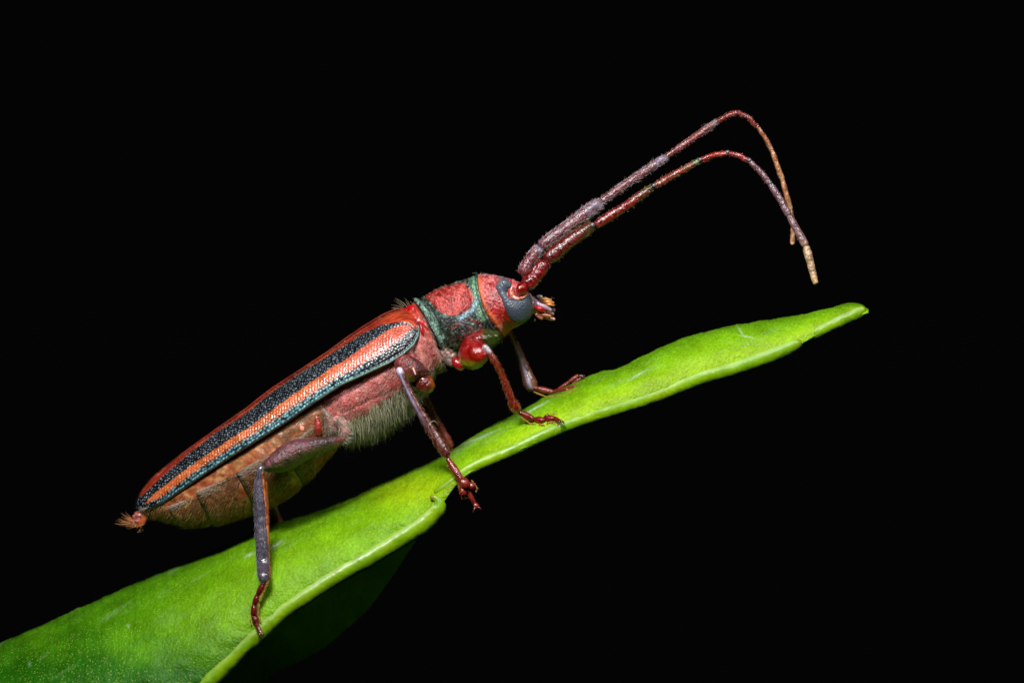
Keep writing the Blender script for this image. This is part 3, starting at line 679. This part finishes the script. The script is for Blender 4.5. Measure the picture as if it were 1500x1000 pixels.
# ---- head
HD = [(706, 414, 732, 480, 30), (700, 407, 737, 491, 41), (700, 404, 739, 492, 44), (704, 402, 743, 489, 45), (713, 402, 749, 483, 46), (728, 404, 761, 477, 46), (744, 407, 772, 470, 43), (756, 411, 780, 462, 36), (767, 418, 783, 452, 25), (776, 430, 782, 442, 8)]
s = loft([(*k, 0) for k in HD], 240, 160, e=0.92, bow=(-9, 4, -4, 1))
n = fbm(s.X/2.4, s.Y/2.4, 31)
hl = np.hypot(0, 0)
edgem = seam(s.X, s.Y, Z1((608, 150), (620, 260), (660, 370), (730, 450), (785, 540)), 3.6)
s.displace(1.5*(n-.5)+1.0*edgem)
def hdcol(s):
    X, Y = s.X, s.Y
    c = mix(np.broadcast_to(C(158, 30, 30), s.V.shape), C(216, 112, 114), sm(n, 0.4, 0.6)*sm(452-Y, -6, 12))
    c = mix(c, C(172, 8, 8), sm(Y, 448, 458)*sm(486-Y, 0, 12))
    c = mix(c, C(224, 100, 44), edgem*0.9); c = mix(c, C(206, 96, 24), sm(Y, 474, 486))
    c = mix(c, C(120, 132, 40), sm(Y+0.4*(X-760), 470, 478)*sm(X, 746, 756))
    c = mix(c, C(70, 92, 96), sm(X, 728, 734)*sm(412-Y, 0, 6)*sm(750-X, 0, 5))
    c = mix(c, C(205, 90, 90), sm(X, 750, 757)*sm(430-Y, 0, 6)*0.7)
    return c
head = s.obj('head', hdcol, M['skin'], beetle); hdS = s
def zh(x, y): return (700+x/10, 390+y/10)
# kidney eye: stations run round the notch from the upper lobe to the lower lobe
EY = []
for (a, b, w) in [((494, 262), (478, 228), 2), ((482, 305), (410, 200), 6), ((448, 345), (316, 215), 8), ((430, 382), (262, 290), 8.5), ((440, 430), (285, 370), 9), ((480, 470), (340, 500), 10), ((535, 485), (400, 640), 11), ((600, 480), (500, 790), 12), ((670, 455), (610, 835), 12), ((730, 430), (720, 790), 10.5), ((770, 430), (790, 700), 8), ((785, 470), (803, 600), 3)]:
    A_, B_ = zh(*a), zh(*b)
    mx_, my_ = (A_[0]+B_[0])/2, (A_[1]+B_[1])/2
    # depth of the head's side under the eye
    dpt = -np.interp(mx_, [728, 745, 760, 772, 782], [37, 42, 40, 33, 22])
    EY.append((A_[0], A_[1], B_[0], B_[1], w*0.72, dpt-1))
s = loft(EY, 200, 110)
def eyecol(s):
    c = mix(np.broadcast_to(C(64, 72, 82), s.V.shape), C(84, 95, 108), sm(440-s.Y, -20, 10))
    fd, fv = cells(s.X/2.3, s.Y/2.0, 0.12, 3); c = c*(0.72+0.45*sm(0.55-fd, 0, .4)+0.12*(fv-.5))[..., None]
    c = mix(c, C(34, 62, 30), sm(s.Y+0.35*(s.X-765), 463, 473)*0.9); c = mix(c, C(60, 80, 70), sm(s.X, 772, 779)*.6)
    return c
s.obj('eye', eyecol, M['eye'], head)
# the far eye, mirrored
EYf = [(a, b, c, d, w, -z) for (a, b, c, d, w, z) in EY]
loft(EYf, 60, 40).obj('eye', eyecol, M['eye'], head)
# socket ring and ball
def sock(y0):
    sg = -1 if y0 < 0 else 1
    t = tube([(*zh(505, 290), y0+3*sg, 1.4), (*zh(485, 370), y0+4*sg, 2.2), (*zh(510, 440), y0+4*sg, 2.9), (*zh(565, 475), y0+4*sg, 2.9), (*zh(640, 465), y0+3*sg, 2.3), (*zh(700, 430), y0, 1.6), (*zh(745, 395), y0+4, 1.1)], 60, 16)
    t.obj('socket_rim', lambda s: mix(np.broadcast_to(C(214, 170, 150), s.V.shape), C(205, 90, 60), sm(fbm(s.X/3, s.Y/3, 5), .45, .6)), M['leg'], head)
    t = tube([(*zh(455, 330), y0+2, 3), (*zh(485, 380), y0-1, 4.5), (*zh(520, 420), y0-1, 4), (*zh(580, 450), y0, 2)], 40, 20)
    t.obj('socket_rim', C(206, 70, 60), M['gloss'], head)
    t = tube([(*zh(580, 345), y0, 7.5), (*zh(622, 338), y0+3*sg, 9.4), (*zh(665, 310), y0+2*sg, 8.6), (*zh(705, 280), y0, 7)], 60, 36)
    t.displace(-1.5*seam(t.X, t.Y, [zh(600, 250), zh(690, 380)], 1.2))
    return t.obj('antenna_socket', lambda s: mix(np.broadcast_to(C(128, 8, 10), s.V.shape), C(180, 58, 26), sm(s.Y, 426, 431)*0.8), M['ball'], head)
sock(-42); sock(42)
# muzzle, mandible, palps
t = loft([(772, 428, 774, 462, 26, 0), (780, 432, 781, 460, 24, 0), (786, 437, 786, 459, 20, 0), (792, 441, 793, 458, 15, 0), (797, 446, 798, 456, 8, 0)], 50, 44)
t.displace(1.8*(fbm(t.X/3, t.Y/3, 5)-.5))
mz = t.obj('muzzle', lambda s: mix(np.broadcast_to(C(122, 80, 88), s.V.shape), C(200, 176, 186), sm(fbm(s.X/3, s.Y/2.5, 7), .42, .6)), M['leg'], head)
t = tube([(*zh(830, 590), -22, 2.5), (*zh(900, 620), -25, 4.4), (*zh(990, 655), -22, 2.6)], 40, 22)
t.obj('mandible', C(160, 14, 24), M['gloss'], head)
t = tube([(*zh(830, 490), -16, 2.5), (*zh(900, 560), -21, 3.2), (*zh(990, 600), -19, 3.4), (*zh(1080, 650), -15, 2.4)], 40, 20)
t.obj('mandible', C(176, 150, 168), M['leg'], head)
for (pts, cc) in [([(880, 440), (930, 470), (1000, 480), (1080, 495)], C(226, 160, 96)), ([(900, 470), (960, 505), (1040, 520), (1115, 535)], C(232, 150, 76)), ([(940, 520), (1000, 545), (1060, 560), (1120, 575)], C(214, 130, 60)), ([(870, 440), (910, 440), (940, 450)], C(206, 200, 190))]:
    t = tube([(*zh(x, y), -8-4*i % 9, [2.0, 2.3, 2.0, 1.6][min(i, 3)]) for i, (x, y) in enumerate(pts)], 26, 14)
    t.obj('palp', cc, M['leg'], head)
for (pts, cc, z) in [([(840, 690), (900, 740), (960, 770)], C(150, 84, 66), -18), ([(900, 710), (980, 740), (1060, 765), (1135, 775)], C(206, 140, 120), -14), ([(940, 690), (1020, 690), (1120, 700)], C(170, 110, 90), -8), ([(960, 600), (1060, 640), (1140, 640)], C(120, 90, 96), -4), ([(860, 650), (930, 700), (1010, 720), (1080, 735)], C(160, 90, 62), -20), ([(820, 780), (850, 790)], C(160, 150, 60), -12)]:
    t = tube([(*zh(x, y), z, [2.4, 2.7, 2.8, 2.0][min(i, 3)]) for i, (x, y) in enumerate(pts)], 26, 14)
    t.obj('palp', cc, M['leg'], head)
mh = dict(pos=P(800+rng.normal(size=26)*4, 448+rng.normal(size=26)*8, -0.1+rng.normal(size=26)*0.08), dir=np.stack([1+0*rng.random(26), rng.normal(size=26)*.4, rng.normal(size=26)*.5], 1), len=3+2*rng.random(26), rad=0.22, col=C(222, 160, 100))
hh = [mh, scatter(hdS, 900, BACK*-1, 0.3, 3.0, 0.18, C(226, 190, 180), mask=(hdS.T < PI)*1.0*(hdS.X < 735), jit=.3)]
hairs('head_hair', hh, M['hair'], head)

# ---- antennae
def seg_between(p, q, y0, y1, r0, r1, rm=None, bow=0.0):
    dx, dy = q[0]-p[0], q[1]-p[1]; L = math.hypot(dx, dy); nxn = (-dy/L, dx/L)
    rm = rm or (r0+r1)/2
    return [(p[0]-dx/L*1.5, p[1]-dy/L*1.5, y0, r0*0.8), (p[0]+dx*.12, p[1]+dy*.12, y0+(y1-y0)*.12, r0), (p[0]+dx*.5+nxn[0]*bow, p[1]+dy*.5+nxn[1]*bow, (y0+y1)/2, rm), (p[0]+dx*.86, p[1]+dy*.86, y0+(y1-y0)*.86, r1), (q[0]+dx/L*1.0, q[1]+dy/L*1.0, y1, r1*0.85)]
def antenna(defs, hairiness, name='antenna'):
    root = None; hs = []
    for i, d in enumerate(defs):
        (p, q, y0, y1, r0, r1, c0, c1, bow, hn, hl, hc) = d
        t = tube(seg_between(p, q, y0, y1, r0, r1, bow=bow), 70, 32)
        t.displace(1.5*(fbm(t.S*(8+14*(r0>5)), t.T*2.2, i)-.5))
        def cf(s):
            n = fbm(s.X/4, s.Y/4, i+3)
            c = mix(np.broadcast_to(c0, s.V.shape), c1, sm(s.S+0.5*(n-.5), 0.7, 1.0))
            return mix(c, C(34, 18, 22), sm(s.S, 0.955, 0.99)*0.8)
        o = t.obj('antenna' if root is None else 'antenna_segment', cf, M['antenna'], beetle if root is None else root)
        if root is None: root = o
        if hn:
            fl = np.array([q[0]-p[0], 0, -(q[1]-p[1])], float)
            hs.append(scatter(t, int(hn*hairiness*.5), fl, 0.16, hl*.8, 0.25, hc, jit=.12))
            hs.append(scatter(t, int(hn*hairiness*0.16), fl, 0.5, hl*.8, 0.26, C(220, 170, 140), jit=.2))
    hairs('antenna_hair', hs, M['hair'], root)
    return root
lil, lil2, red, red2, oli, tan, tan2 = C(110, 60, 74), C(124, 118, 138), C(130, 20, 18), C(110, 16, 18), C(78, 74, 24), C(178, 128, 92), C(212, 168, 122)
hcl = C(226, 212, 228)
up = [((764, 402), (791, 362), 18, 20, 9, 9, C(110, 40, 46), lil2, -1, 1100, 5, hcl),
      ((791, 362), (881, 296), 20, 24, 8.6, 9.8, C(104, 44, 54), lil2, 0, 2600, 6, hcl),
      ((881, 295), (976, 230), 24, 28, 5.8, 6.2, C(104, 46, 54), lil2, 0, 2000, 5, hcl),
      ((976, 230), (1051, 178), 28, 30, 4.0, 5.0, C(112, 34, 38), C(130, 110, 116), 0, 1000, 4, C(216, 170, 160)),
      ((1051, 178), (1080, 164), 30, 32, 3.8, 3.8, C(112, 28, 22), C(96, 26, 22), -1, 260, 3.4, C(200, 110, 80)),
      ((1080, 164), (1111, 187), 32, 34, 3.6, 3.4, C(110, 30, 22), C(130, 66, 44), -3, 160, 3, C(190, 110, 80)),
      ((1111, 187), (1131, 221), 34, 36, 2.8, 3.4, C(150, 90, 60), tan, -1, 60, 2.5, C(210, 170, 120)),
      ((1131, 221), (1146, 263), 36, 38, 3.2, 3.8, C(176, 116, 76), tan2, 0, 40, 2, C(210, 170, 120)),
      ((1146, 263), (1158, 308), 38, 40, 3.4, 3.8, C(180, 120, 80), tan2, 0, 0, 2, hcl),
      ((1158, 308), (1162, 332), 40, 42, 3.4, 3.6, tan, tan2, 0, 0, 2, hcl),
      ((1162, 332), (1161, 358), 42, 44, 3.6, 3.2, tan, C(222, 168, 124), 0, 0, 2, hcl)]
lo = [((769, 421), (801, 383), -40, -36, 11, 10, C(112, 6, 10), C(90, 6, 10), 1, 140, 4.0, C(206, 130, 130)),
      ((799, 382), (870, 329), -36, -34, 10.8, 9.2, C(92, 18, 16), C(66, 60, 22), -1.5, 520, 4.0, C(176, 130, 120)),
      ((872, 331), (957, 274), -34, -34, 7.0, 6.4, C(112, 16, 10), C(70, 64, 26), 1, 520, 4, C(150, 160, 150)),
      ((957, 274), (1026, 235), -34, -36, 5.4, 5.0, C(116, 40, 20), C(70, 80, 26), -0.5, 380, 3.5, C(160, 160, 150)),
      ((1026, 235), (1065, 224), -36, -38, 4.6, 4.2, C(132, 20, 12), C(130, 22, 18), -2, 120, 3, C(200, 120, 100)),
      ((1065, 224), (1098, 236), -38, -42, 3.8, 4.0, C(126, 20, 24), C(104, 30, 38), -2, 90, 3, C(190, 120, 110)),
      ((1098, 236), (1128, 269), -42, -48, 4.0, 4.6, C(96, 54, 64), C(122, 90, 96), -1, 70, 2.5, C(190, 160, 160)),
      ((1128, 269), (1156, 316), -48, -56, 4.6, 5.0, C(108, 76, 84), C(124, 96, 98), -1, 60, 2.5, C(190, 170, 170)),
      ((1156, 316), (1181, 361), -56, -64, 5.0, 5.6, C(122, 88, 90), C(156, 120, 100), 0, 30, 2.5, C(200, 180, 170)),
      ((1181, 361), (1195, 416), -64, -72, 5.7, 4.4, C(186, 150, 116), C(226, 184, 128), 0, 0, 2, hcl)]
antenna(up, 0.8); ant2 = antenna(lo, 0.8)
# pale joint knobs and spurs on the near antenna
for (x, y, z, r_) in [(868, 330, -42, 4.0), (958, 272, -38, 3.0), (1026, 234, -40, 2.8), (1066, 223, -40, 2.6), (1098, 235, -44, 2.8), (1128, 268, -50, 2.8)]:
    tube([(x-2.5, y+1, z, r_*.8), (x, y-.3, z-1, r_), (x+2.5, y, z, r_*.8)], 16, 14).obj('joint', C(92, 92, 98), M['antenna'], ant2)
for pts in [[(784, 404, -46, 2.0), (782, 396, -47, 2.2), (785, 389, -46, 1.5)], [(792, 400, -46, 1.4), (789, 393, -47, 1.8), (792, 385, -46, 1.2)]]:
    tube(pts, 20, 12).obj('scape_ring', C(150, 70, 84), M['ball'], ant2)

# ---- legs
def taper(K): return [tuple(map(float, k)) for k in K]
def onleaf(x, y, z, r_):
    if z > 55 or y < np.interp(x, UP[:, 0], UP[:, 1])-2: return z
    ex = 12*float(sm(y-np.interp(x, LO[:, 0], LO[:, 1]), -26, -12))
    return min(z, float(leaf_depth(x, y))*100-r_-ex)
def lobes(root, specs, cc, cf):
    for (x0, y0, z0, x1, y1, z1, r_) in specs:
        z0 = onleaf(x0, y0, z0, r_*.9); z1 = onleaf(x1, y1, z1, r_*.9)
        t = tube([(x0, y0, z0, r_*0.55), ((x0+x1)/2, (y0+y1)/2, (z0+z1)/2, r_), (x1, y1, z1, r_*.75)], 26, 18)
        t.displace(.6*(fbm(t.X/2, t.Y/2, 3)-.5))
        t.obj('tarsal_segment', cc, M['gloss'] if cf else M['leg'], root)
def fringe(path, n, d, L0, z, cc=None, rad=0.3):
    path = np.array(path, float); q = rng.random(n)*(len(path)-1); i = q.astype(int); f = (q-i)[:, None]
    p = path[i]*(1-f)+path[i+1]*f
    z = np.minimum(z, np.where(p[:, 1] > np.interp(p[:, 0], UP[:, 0], UP[:, 1]), leaf_depth(p[:, 0], p[:, 1])*100-3.5, 1e3))
    dr = np.broadcast_to(np.array([d[0], -0.1, -d[1]], float), (n, 3))+rng.normal(size=(n, 3))*0.3
    return dict(pos=P(p[:, 0], p[:, 1], z/100+rng.normal(size=n)*0.02), dir=dr, len=L0*(0.6+0.6*rng.random(n)), rad=rad, col=(C(244, 196, 96) if cc is None else cc)*(0.8+0.3*rng.random((n, 1))))
def claws(root, x, y, z, dirs, cc=C(90, 20, 20)):
    z = onleaf(x, y, z, 3)-2
    for (dx, dy, dz) in dirs:
        t = tube([(x, y, z, 1.7), (x+dx*.6, y+dy*.3, z+dz*.6, 1.3), (x+dx, y+dy, z+dz, 0.5)], 16, 10); t.obj('claw', cc, M['gloss'], root)
def leg(femur_s, fem_col, fem_mat, tib, tib_col, tibflat, hair_n, hair_col, tarsus, tarcol, claw, fr, label=None, hl=4.0, hlift=0.25):
    root = femur_s.obj('leg', fem_col, fem_mat, beetle)
    hs = []
    t = tube(tib, 120, 36, flat=tibflat); t.displace(0.8*(fbm(t.S*40, t.T*2, 4)-.5))
    t.obj('tibia', tib_col, M['leg'], root)
    fl = np.array([tib[-1][0]-tib[0][0], 0, -(tib[-1][1]-tib[0][1])], float)
    hs.append(scatter(t, hair_n, fl, hlift, hl, 0.2, hair_col, jit=.15))
    lobes(root, tarsus, tarcol, True)
    if claw: claws(root, *claw)
    hs += fr
    hairs('leg_hair', hs, M['hair'], root)
    return root, t
def twoside(left, right, k=0.2, w=0.35):
    """pigment differs between the two faces of the shin"""
    def f(s): return mix(np.broadcast_to(left, s.V.shape), right, sm(s.cosb, k-w, k+w))
    return f
# near fore leg
z0 = -62
fz = float(leaf_depth(790, 612))*100-5
F = loft([(676, 503, 670, 520, 8, -46), (681, 498, 673, 532, 17, -50), (690, 497, 684, 540, 23, -54), (700, 498, 696, 541, 25, -57), (709, 502, 708, 535, 22, -60), (715, 508, 715, 526, 13, -62), (717, 514, 717, 519, 4, -62)], 80, 60)
F.displace(1.6*(fbm(F.X/5, F.Y/5, 4)-.5)+.4*(fbm(F.X/1.5, F.Y/1.5, 5)-.5))
fc = lambda s: mix(mix(np.broadcast_to(C(132, 7, 6), s.V.shape), C(160, 38, 14), sm(s.Y, 510, 526)*0.5), C(140, 130, 22), sm(s.Y-0.25*(s.X-690), 526, 533))  # olive underside: green bounce from the leaf painted in
TA = C(112, 20, 14)
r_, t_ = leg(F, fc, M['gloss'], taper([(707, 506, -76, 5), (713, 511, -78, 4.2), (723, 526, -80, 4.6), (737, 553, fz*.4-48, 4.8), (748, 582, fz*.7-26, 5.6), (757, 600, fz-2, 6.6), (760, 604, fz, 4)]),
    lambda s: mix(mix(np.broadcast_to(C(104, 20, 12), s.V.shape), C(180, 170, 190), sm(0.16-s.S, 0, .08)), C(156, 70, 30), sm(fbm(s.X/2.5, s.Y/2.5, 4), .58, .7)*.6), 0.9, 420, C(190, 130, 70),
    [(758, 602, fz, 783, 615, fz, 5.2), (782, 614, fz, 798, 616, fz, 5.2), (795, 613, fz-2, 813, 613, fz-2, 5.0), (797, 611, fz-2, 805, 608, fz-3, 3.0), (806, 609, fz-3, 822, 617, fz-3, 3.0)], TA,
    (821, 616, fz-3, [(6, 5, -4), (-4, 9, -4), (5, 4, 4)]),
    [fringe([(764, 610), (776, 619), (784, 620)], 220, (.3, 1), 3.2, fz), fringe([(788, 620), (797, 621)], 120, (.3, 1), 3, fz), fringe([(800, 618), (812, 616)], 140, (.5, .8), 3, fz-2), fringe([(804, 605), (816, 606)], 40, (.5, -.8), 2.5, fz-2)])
t = tube([(664, 524, -44, 5), (671, 533, -48, 7.5), (679, 541, -50, 5)], 36, 26); t.obj('trochanter', lambda s: mix(np.broadcast_to(C(160, 16, 24), s.V.shape), C(206, 130, 110), sm(s.Y, 538, 543)), M['gloss'], r_)
t = tube([(652, 524, -36, 5), (660, 531, -42, 6), (666, 536, -44, 4)], 30, 20); t.displace(2*(fbm(t.X/2.5, t.Y/2.5, 4)-.5)); t.obj('fore_coxa', C(96, 78, 72), M['skin'], r_)
# far fore leg
fz = 0.02+float(leaf_depth(820, 578))*100; fz = min(fz, 48)
F = loft([(700, 490, 702, 500, 6, 44), (714, 486, 716, 506, 12, 50), (732, 482, 732, 500, 14, 56), (746, 480, 746, 490, 6, 58)], 50, 30)
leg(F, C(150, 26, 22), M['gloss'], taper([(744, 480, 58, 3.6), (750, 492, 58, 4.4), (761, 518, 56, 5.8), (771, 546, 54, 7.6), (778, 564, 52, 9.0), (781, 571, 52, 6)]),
    lambda s: mix(mix(np.broadcast_to(C(104, 64, 62), s.V.shape), C(176, 166, 190), np.exp(-((s.cosb-0.15)/0.28)**2)*(np.sin(s.T) > 0)), C(120, 66, 34), sm(-s.cosb, .3, .7)*.8), 0.7, 800, C(186, 130, 90),  # lilac streak on the front face is a painted highlight
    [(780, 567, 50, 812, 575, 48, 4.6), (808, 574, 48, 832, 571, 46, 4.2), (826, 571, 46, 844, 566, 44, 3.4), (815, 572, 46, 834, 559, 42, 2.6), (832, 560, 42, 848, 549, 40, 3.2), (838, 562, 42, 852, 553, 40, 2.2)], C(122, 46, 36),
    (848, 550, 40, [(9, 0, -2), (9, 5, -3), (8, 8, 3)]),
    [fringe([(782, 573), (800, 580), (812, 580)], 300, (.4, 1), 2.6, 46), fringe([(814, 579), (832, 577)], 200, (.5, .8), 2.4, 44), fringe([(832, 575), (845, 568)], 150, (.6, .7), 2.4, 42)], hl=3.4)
# near mid leg
fz = float(leaf_depth(665, 690))*100-10
F = loft([(577, 533, 581, 543, 4, -68), (580, 526, 586, 550, 10, -70), (590, 520, 594, 556, 13, -72), (603, 521, 606, 560, 15, -72), (614, 528, 616, 554, 14, -70), (624, 538, 623, 554, 10, -66), (631, 546, 629, 554, 5, -60)], 80, 50)
F.displace(2.2*(fbm(F.X/3.5, F.Y/3.5, 4)-.5))
fc = lambda s: mix(mix(np.broadcast_to(C(124, 46, 42), s.V.shape), C(70, 18, 20), sm(fbm(s.X/6, s.Y/6, 5)+0.012*(s.X-600), .5, .65)), C(118, 100, 16), sm(s.Y-0.15*(s.X-590), 544, 549)*sm(608-s.X, 0, 12))  # olive lower edge paints in green reflected from the leaf
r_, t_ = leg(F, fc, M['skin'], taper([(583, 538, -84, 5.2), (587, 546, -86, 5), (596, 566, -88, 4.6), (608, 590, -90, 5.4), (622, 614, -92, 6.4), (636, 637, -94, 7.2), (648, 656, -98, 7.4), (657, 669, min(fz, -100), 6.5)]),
    lambda s: mix(mix(np.broadcast_to(C(84, 32, 24), s.V.shape), C(160, 152, 190), np.exp(-((s.cosb-0.35)/0.35)**2)*sm(0.75-s.S, 0, .5)), C(196, 190, 214), sm(.1-s.S, 0, .06)), 0.85, 700, C(196, 140, 110),  # lilac line down the left face: highlight put into the colour
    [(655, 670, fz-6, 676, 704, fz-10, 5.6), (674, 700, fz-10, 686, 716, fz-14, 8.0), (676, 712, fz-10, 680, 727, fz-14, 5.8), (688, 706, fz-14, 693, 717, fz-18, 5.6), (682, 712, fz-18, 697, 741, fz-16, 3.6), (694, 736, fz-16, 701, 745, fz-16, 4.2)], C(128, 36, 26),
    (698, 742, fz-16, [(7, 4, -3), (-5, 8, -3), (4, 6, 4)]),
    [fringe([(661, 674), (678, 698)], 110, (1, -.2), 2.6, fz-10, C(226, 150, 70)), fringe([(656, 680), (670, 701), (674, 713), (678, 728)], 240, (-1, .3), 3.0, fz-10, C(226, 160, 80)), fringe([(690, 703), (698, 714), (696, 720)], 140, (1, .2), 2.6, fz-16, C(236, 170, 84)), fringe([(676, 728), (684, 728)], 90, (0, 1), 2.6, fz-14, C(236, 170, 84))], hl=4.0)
t = tube([(614, 550, -64, 8), (621, 560, -66, 13), (624, 567, -66, 12.5), (623, 575, -62, 7)], 50, 36)
t.displace(3.2*(fbm(t.X/4.5, t.Y/4.5, 4)-.5)+0.4*(fbm(t.X/1.5, t.Y/1.5, 5)-.5))
t.obj('mid_coxa', lambda s: mix(mix(np.broadcast_to(C(96, 24, 16), s.V.shape), C(136, 66, 18), sm(s.X, 626, 634)), C(96, 90, 36), sm(s.Y, 566, 576)*.7), M['gloss'], r_)  # olive bottom is leaf bounce painted into the colour
t = tube([(600, 556, -60, 5), (608, 564, -62, 6), (614, 572, -60, 5)], 30, 20); t.obj('trochanter', C(96, 96, 52), M['skin'], r_)
t = tube([(604.5, 538, -89, 1.0), (607, 544, -89.5, 1.3), (609, 549, -89, .9)], 12, 8); t.obj('spine', C(246, 214, 190), M['leg'], r_)
tube([(634, 640, -100, .3), (628, 622, -110, .35), (636, 616, -112, .3), (642, 622, -106, .25)], 14, 6).obj('stray_thread', C(210, 200, 190), M['hair'], r_)
# far mid leg
F = loft([(606, 556, 604, 566, 6, 40), (612, 560, 612, 574, 10, 46), (622, 566, 620, 582, 10, 50), (630, 574, 626, 584, 5, 54)], 40, 26)
leg(F, C(110, 40, 34), M['gloss'], taper([(619, 572, 54, 5), (626, 588, 56, 5.6), (637, 612, 58, 6), (648, 634, 60, 7), (656, 650, 62, 7.6), (659, 658, 64, 5)]),
    lambda s: mix(np.broadcast_to(C(96, 34, 28), s.V.shape), C(150, 62, 48), sm(s.S+.3*(fbm(s.X/5, s.Y/5, 2)-.5), .3, .9)), 0.9, 420, C(206, 120, 96),
    [(658, 656, 66, 672, 668, 80, 5), (670, 668, 80, 682, 676, 92, 5.5), (682, 676, 92, 694, 680, 102, 3)], C(128, 36, 26), (694, 680, 102, [(6, 4, 2), (5, 5, 6)]), [], hl=3)
# near hind leg
fz = float(leaf_depth(378, 890))*100-8
Z4 = lambda x, y: (340+x/5, 570+y/5)
HF = []
for (tp, bt, w, z) in [((835, 352), (815, 385), 3, -62), ((790, 344), (780, 418), 7, -66), ((700, 346), (690, 462), 11, -72), ((560, 356), (580, 506), 16, -78), ((450, 368), (490, 560), 18, -82), ((345, 420), (400, 600), 17, -85), ((270, 490), (310, 610), 14, -87), ((228, 535), (242, 600), 8, -88), ((216, 560), (220, 585), 3, -88)]:
    A_, B_ = Z4(*tp), Z4(*bt); HF.append((*A_, *B_, w, z))
F = loft(HF, 120, 70); F.displace(.9*(fbm(F.X/5, F.Y/4, 4)-.5))
def hf(s):
    mid = 1-np.cos(s.T); n = fbm(s.X/8, s.Y/6, 7)
    c = mix(np.broadcast_to(C(100, 52, 58), s.V.shape), C(62, 36, 34), sm(s.X+14*(n-.5), 446, 470))
    c = mix(c, C(66, 62, 26), sm(mid+.3*(n-.5), 0.85, 1.25)); return mix(c, C(120, 56, 52), sm(s.X, 486, 500)*.8)  # dark olive underside: shade and leaf bounce painted in
zt = -98
r_, t_ = leg(F, hf, M['skin'], taper([(386, 682, zt+2, 4.0), (381, 689, zt, 4.6), (379.5, 702, zt, 6.2), (380.5, 725, zt-2, 8.2), (382, 760, zt-6, 9.4), (384.5, 800, zt-14, 9.6), (386, 830, zt-22, 9.4), (386.5, 845, min(fz, zt-26), 8.6), (386.5, 853, min(fz, zt-26), 5.5)]),
    lambda s: mix(mix(np.broadcast_to(C(72, 64, 76), s.V.shape), C(96, 58, 50), sm(-s.cosb if False else s.cosb*np.sign(-1), 9, 10)), C(196, 108, 48), 0), 0.7, 1900, lambda x, y: mix(np.broadcast_to(C(176, 176, 192), x.shape+(3,)), C(214, 120, 60), sm(x, 389, 392)),
    [(388, 851, fz, 377, 872, fz, 4.6), (378, 868, fz, 372, 888, fz, 4.4), (372.5, 884, fz, 371, 904, fz, 4.8), (371, 900, fz, 376, 913, fz, 4.6), (373, 908, fz, 383, 928, fz, 3.4)], C(96, 12, 14),
    (382, 926, fz, [(4, 7, -3), (-3, 8, -3), (5, 4, 3)]),
    [fringe([(392, 850), (384, 868), (379, 880)], 260, (1, .3), 3.0, fz), fringe([(378, 884), (377, 900), (381, 910)], 240, (1, .2), 3.0, fz), fringe([(366, 903), (369, 914)], 60, (-1, .2), 2, fz)], hl=4.5, hlift=.15)
# the shin's inner edge carries an orange comb of hair
hairs('comb_hair', [fringe([(389, 705), (391, 740), (393, 790), (394, 846)], 900, (.8, .6), 3.2, -104, C(232, 128, 52), .28)], M['hair'], r_)
sr = tube([(384, 690, -100, .8), (386.5, 712, -101, 1.5), (389.5, 745, -104, 2.0), (392, 790, -111, 2.0), (393, 846, -121, 1.8)], 90, 12); sr.displace(.9*(fbm(sr.Y/3, sr.T, 3)-.5)); sr.obj('shin_ridge', lambda s: mix(np.broadcast_to(C(150, 66, 34), s.V.shape), C(214, 124, 56), sm(fbm(s.X/3, s.Y/4, 3), .4, .6)), M['leg'], r_)
# far hind leg
F = loft([(470, 640, 470, 650, 5, 44), (440, 650, 444, 674, 12, 56), (410, 668, 418, 694, 14, 66), (388, 690, 394, 702, 6, 72)], 50, 30)
leg(F, C(120, 56, 60), M['skin'], taper([(388, 696, 62, 5), (392, 716, 63, 6), (399, 740, 64, 7), (407, 762, 66, 7.5), (413, 780, 70, 7), (417, 792, 78, 5)]),
    lambda s: mix(np.broadcast_to(C(140, 54, 48), s.V.shape), C(222, 116, 100), sm(s.cosb*-1, -.2, .4)), 0.8, 420, C(206, 130, 120),
    [(416, 790, 96, 424, 792, 112, 5), (424, 790, 112, 432, 790, 126, 4)], C(96, 12, 14), (432, 790, 126, [(4, 3, 4)]), [], hl=3)

# ---- tidy up helper properties
for o in SC.objects:
    if '_w' in o: del o['_w']
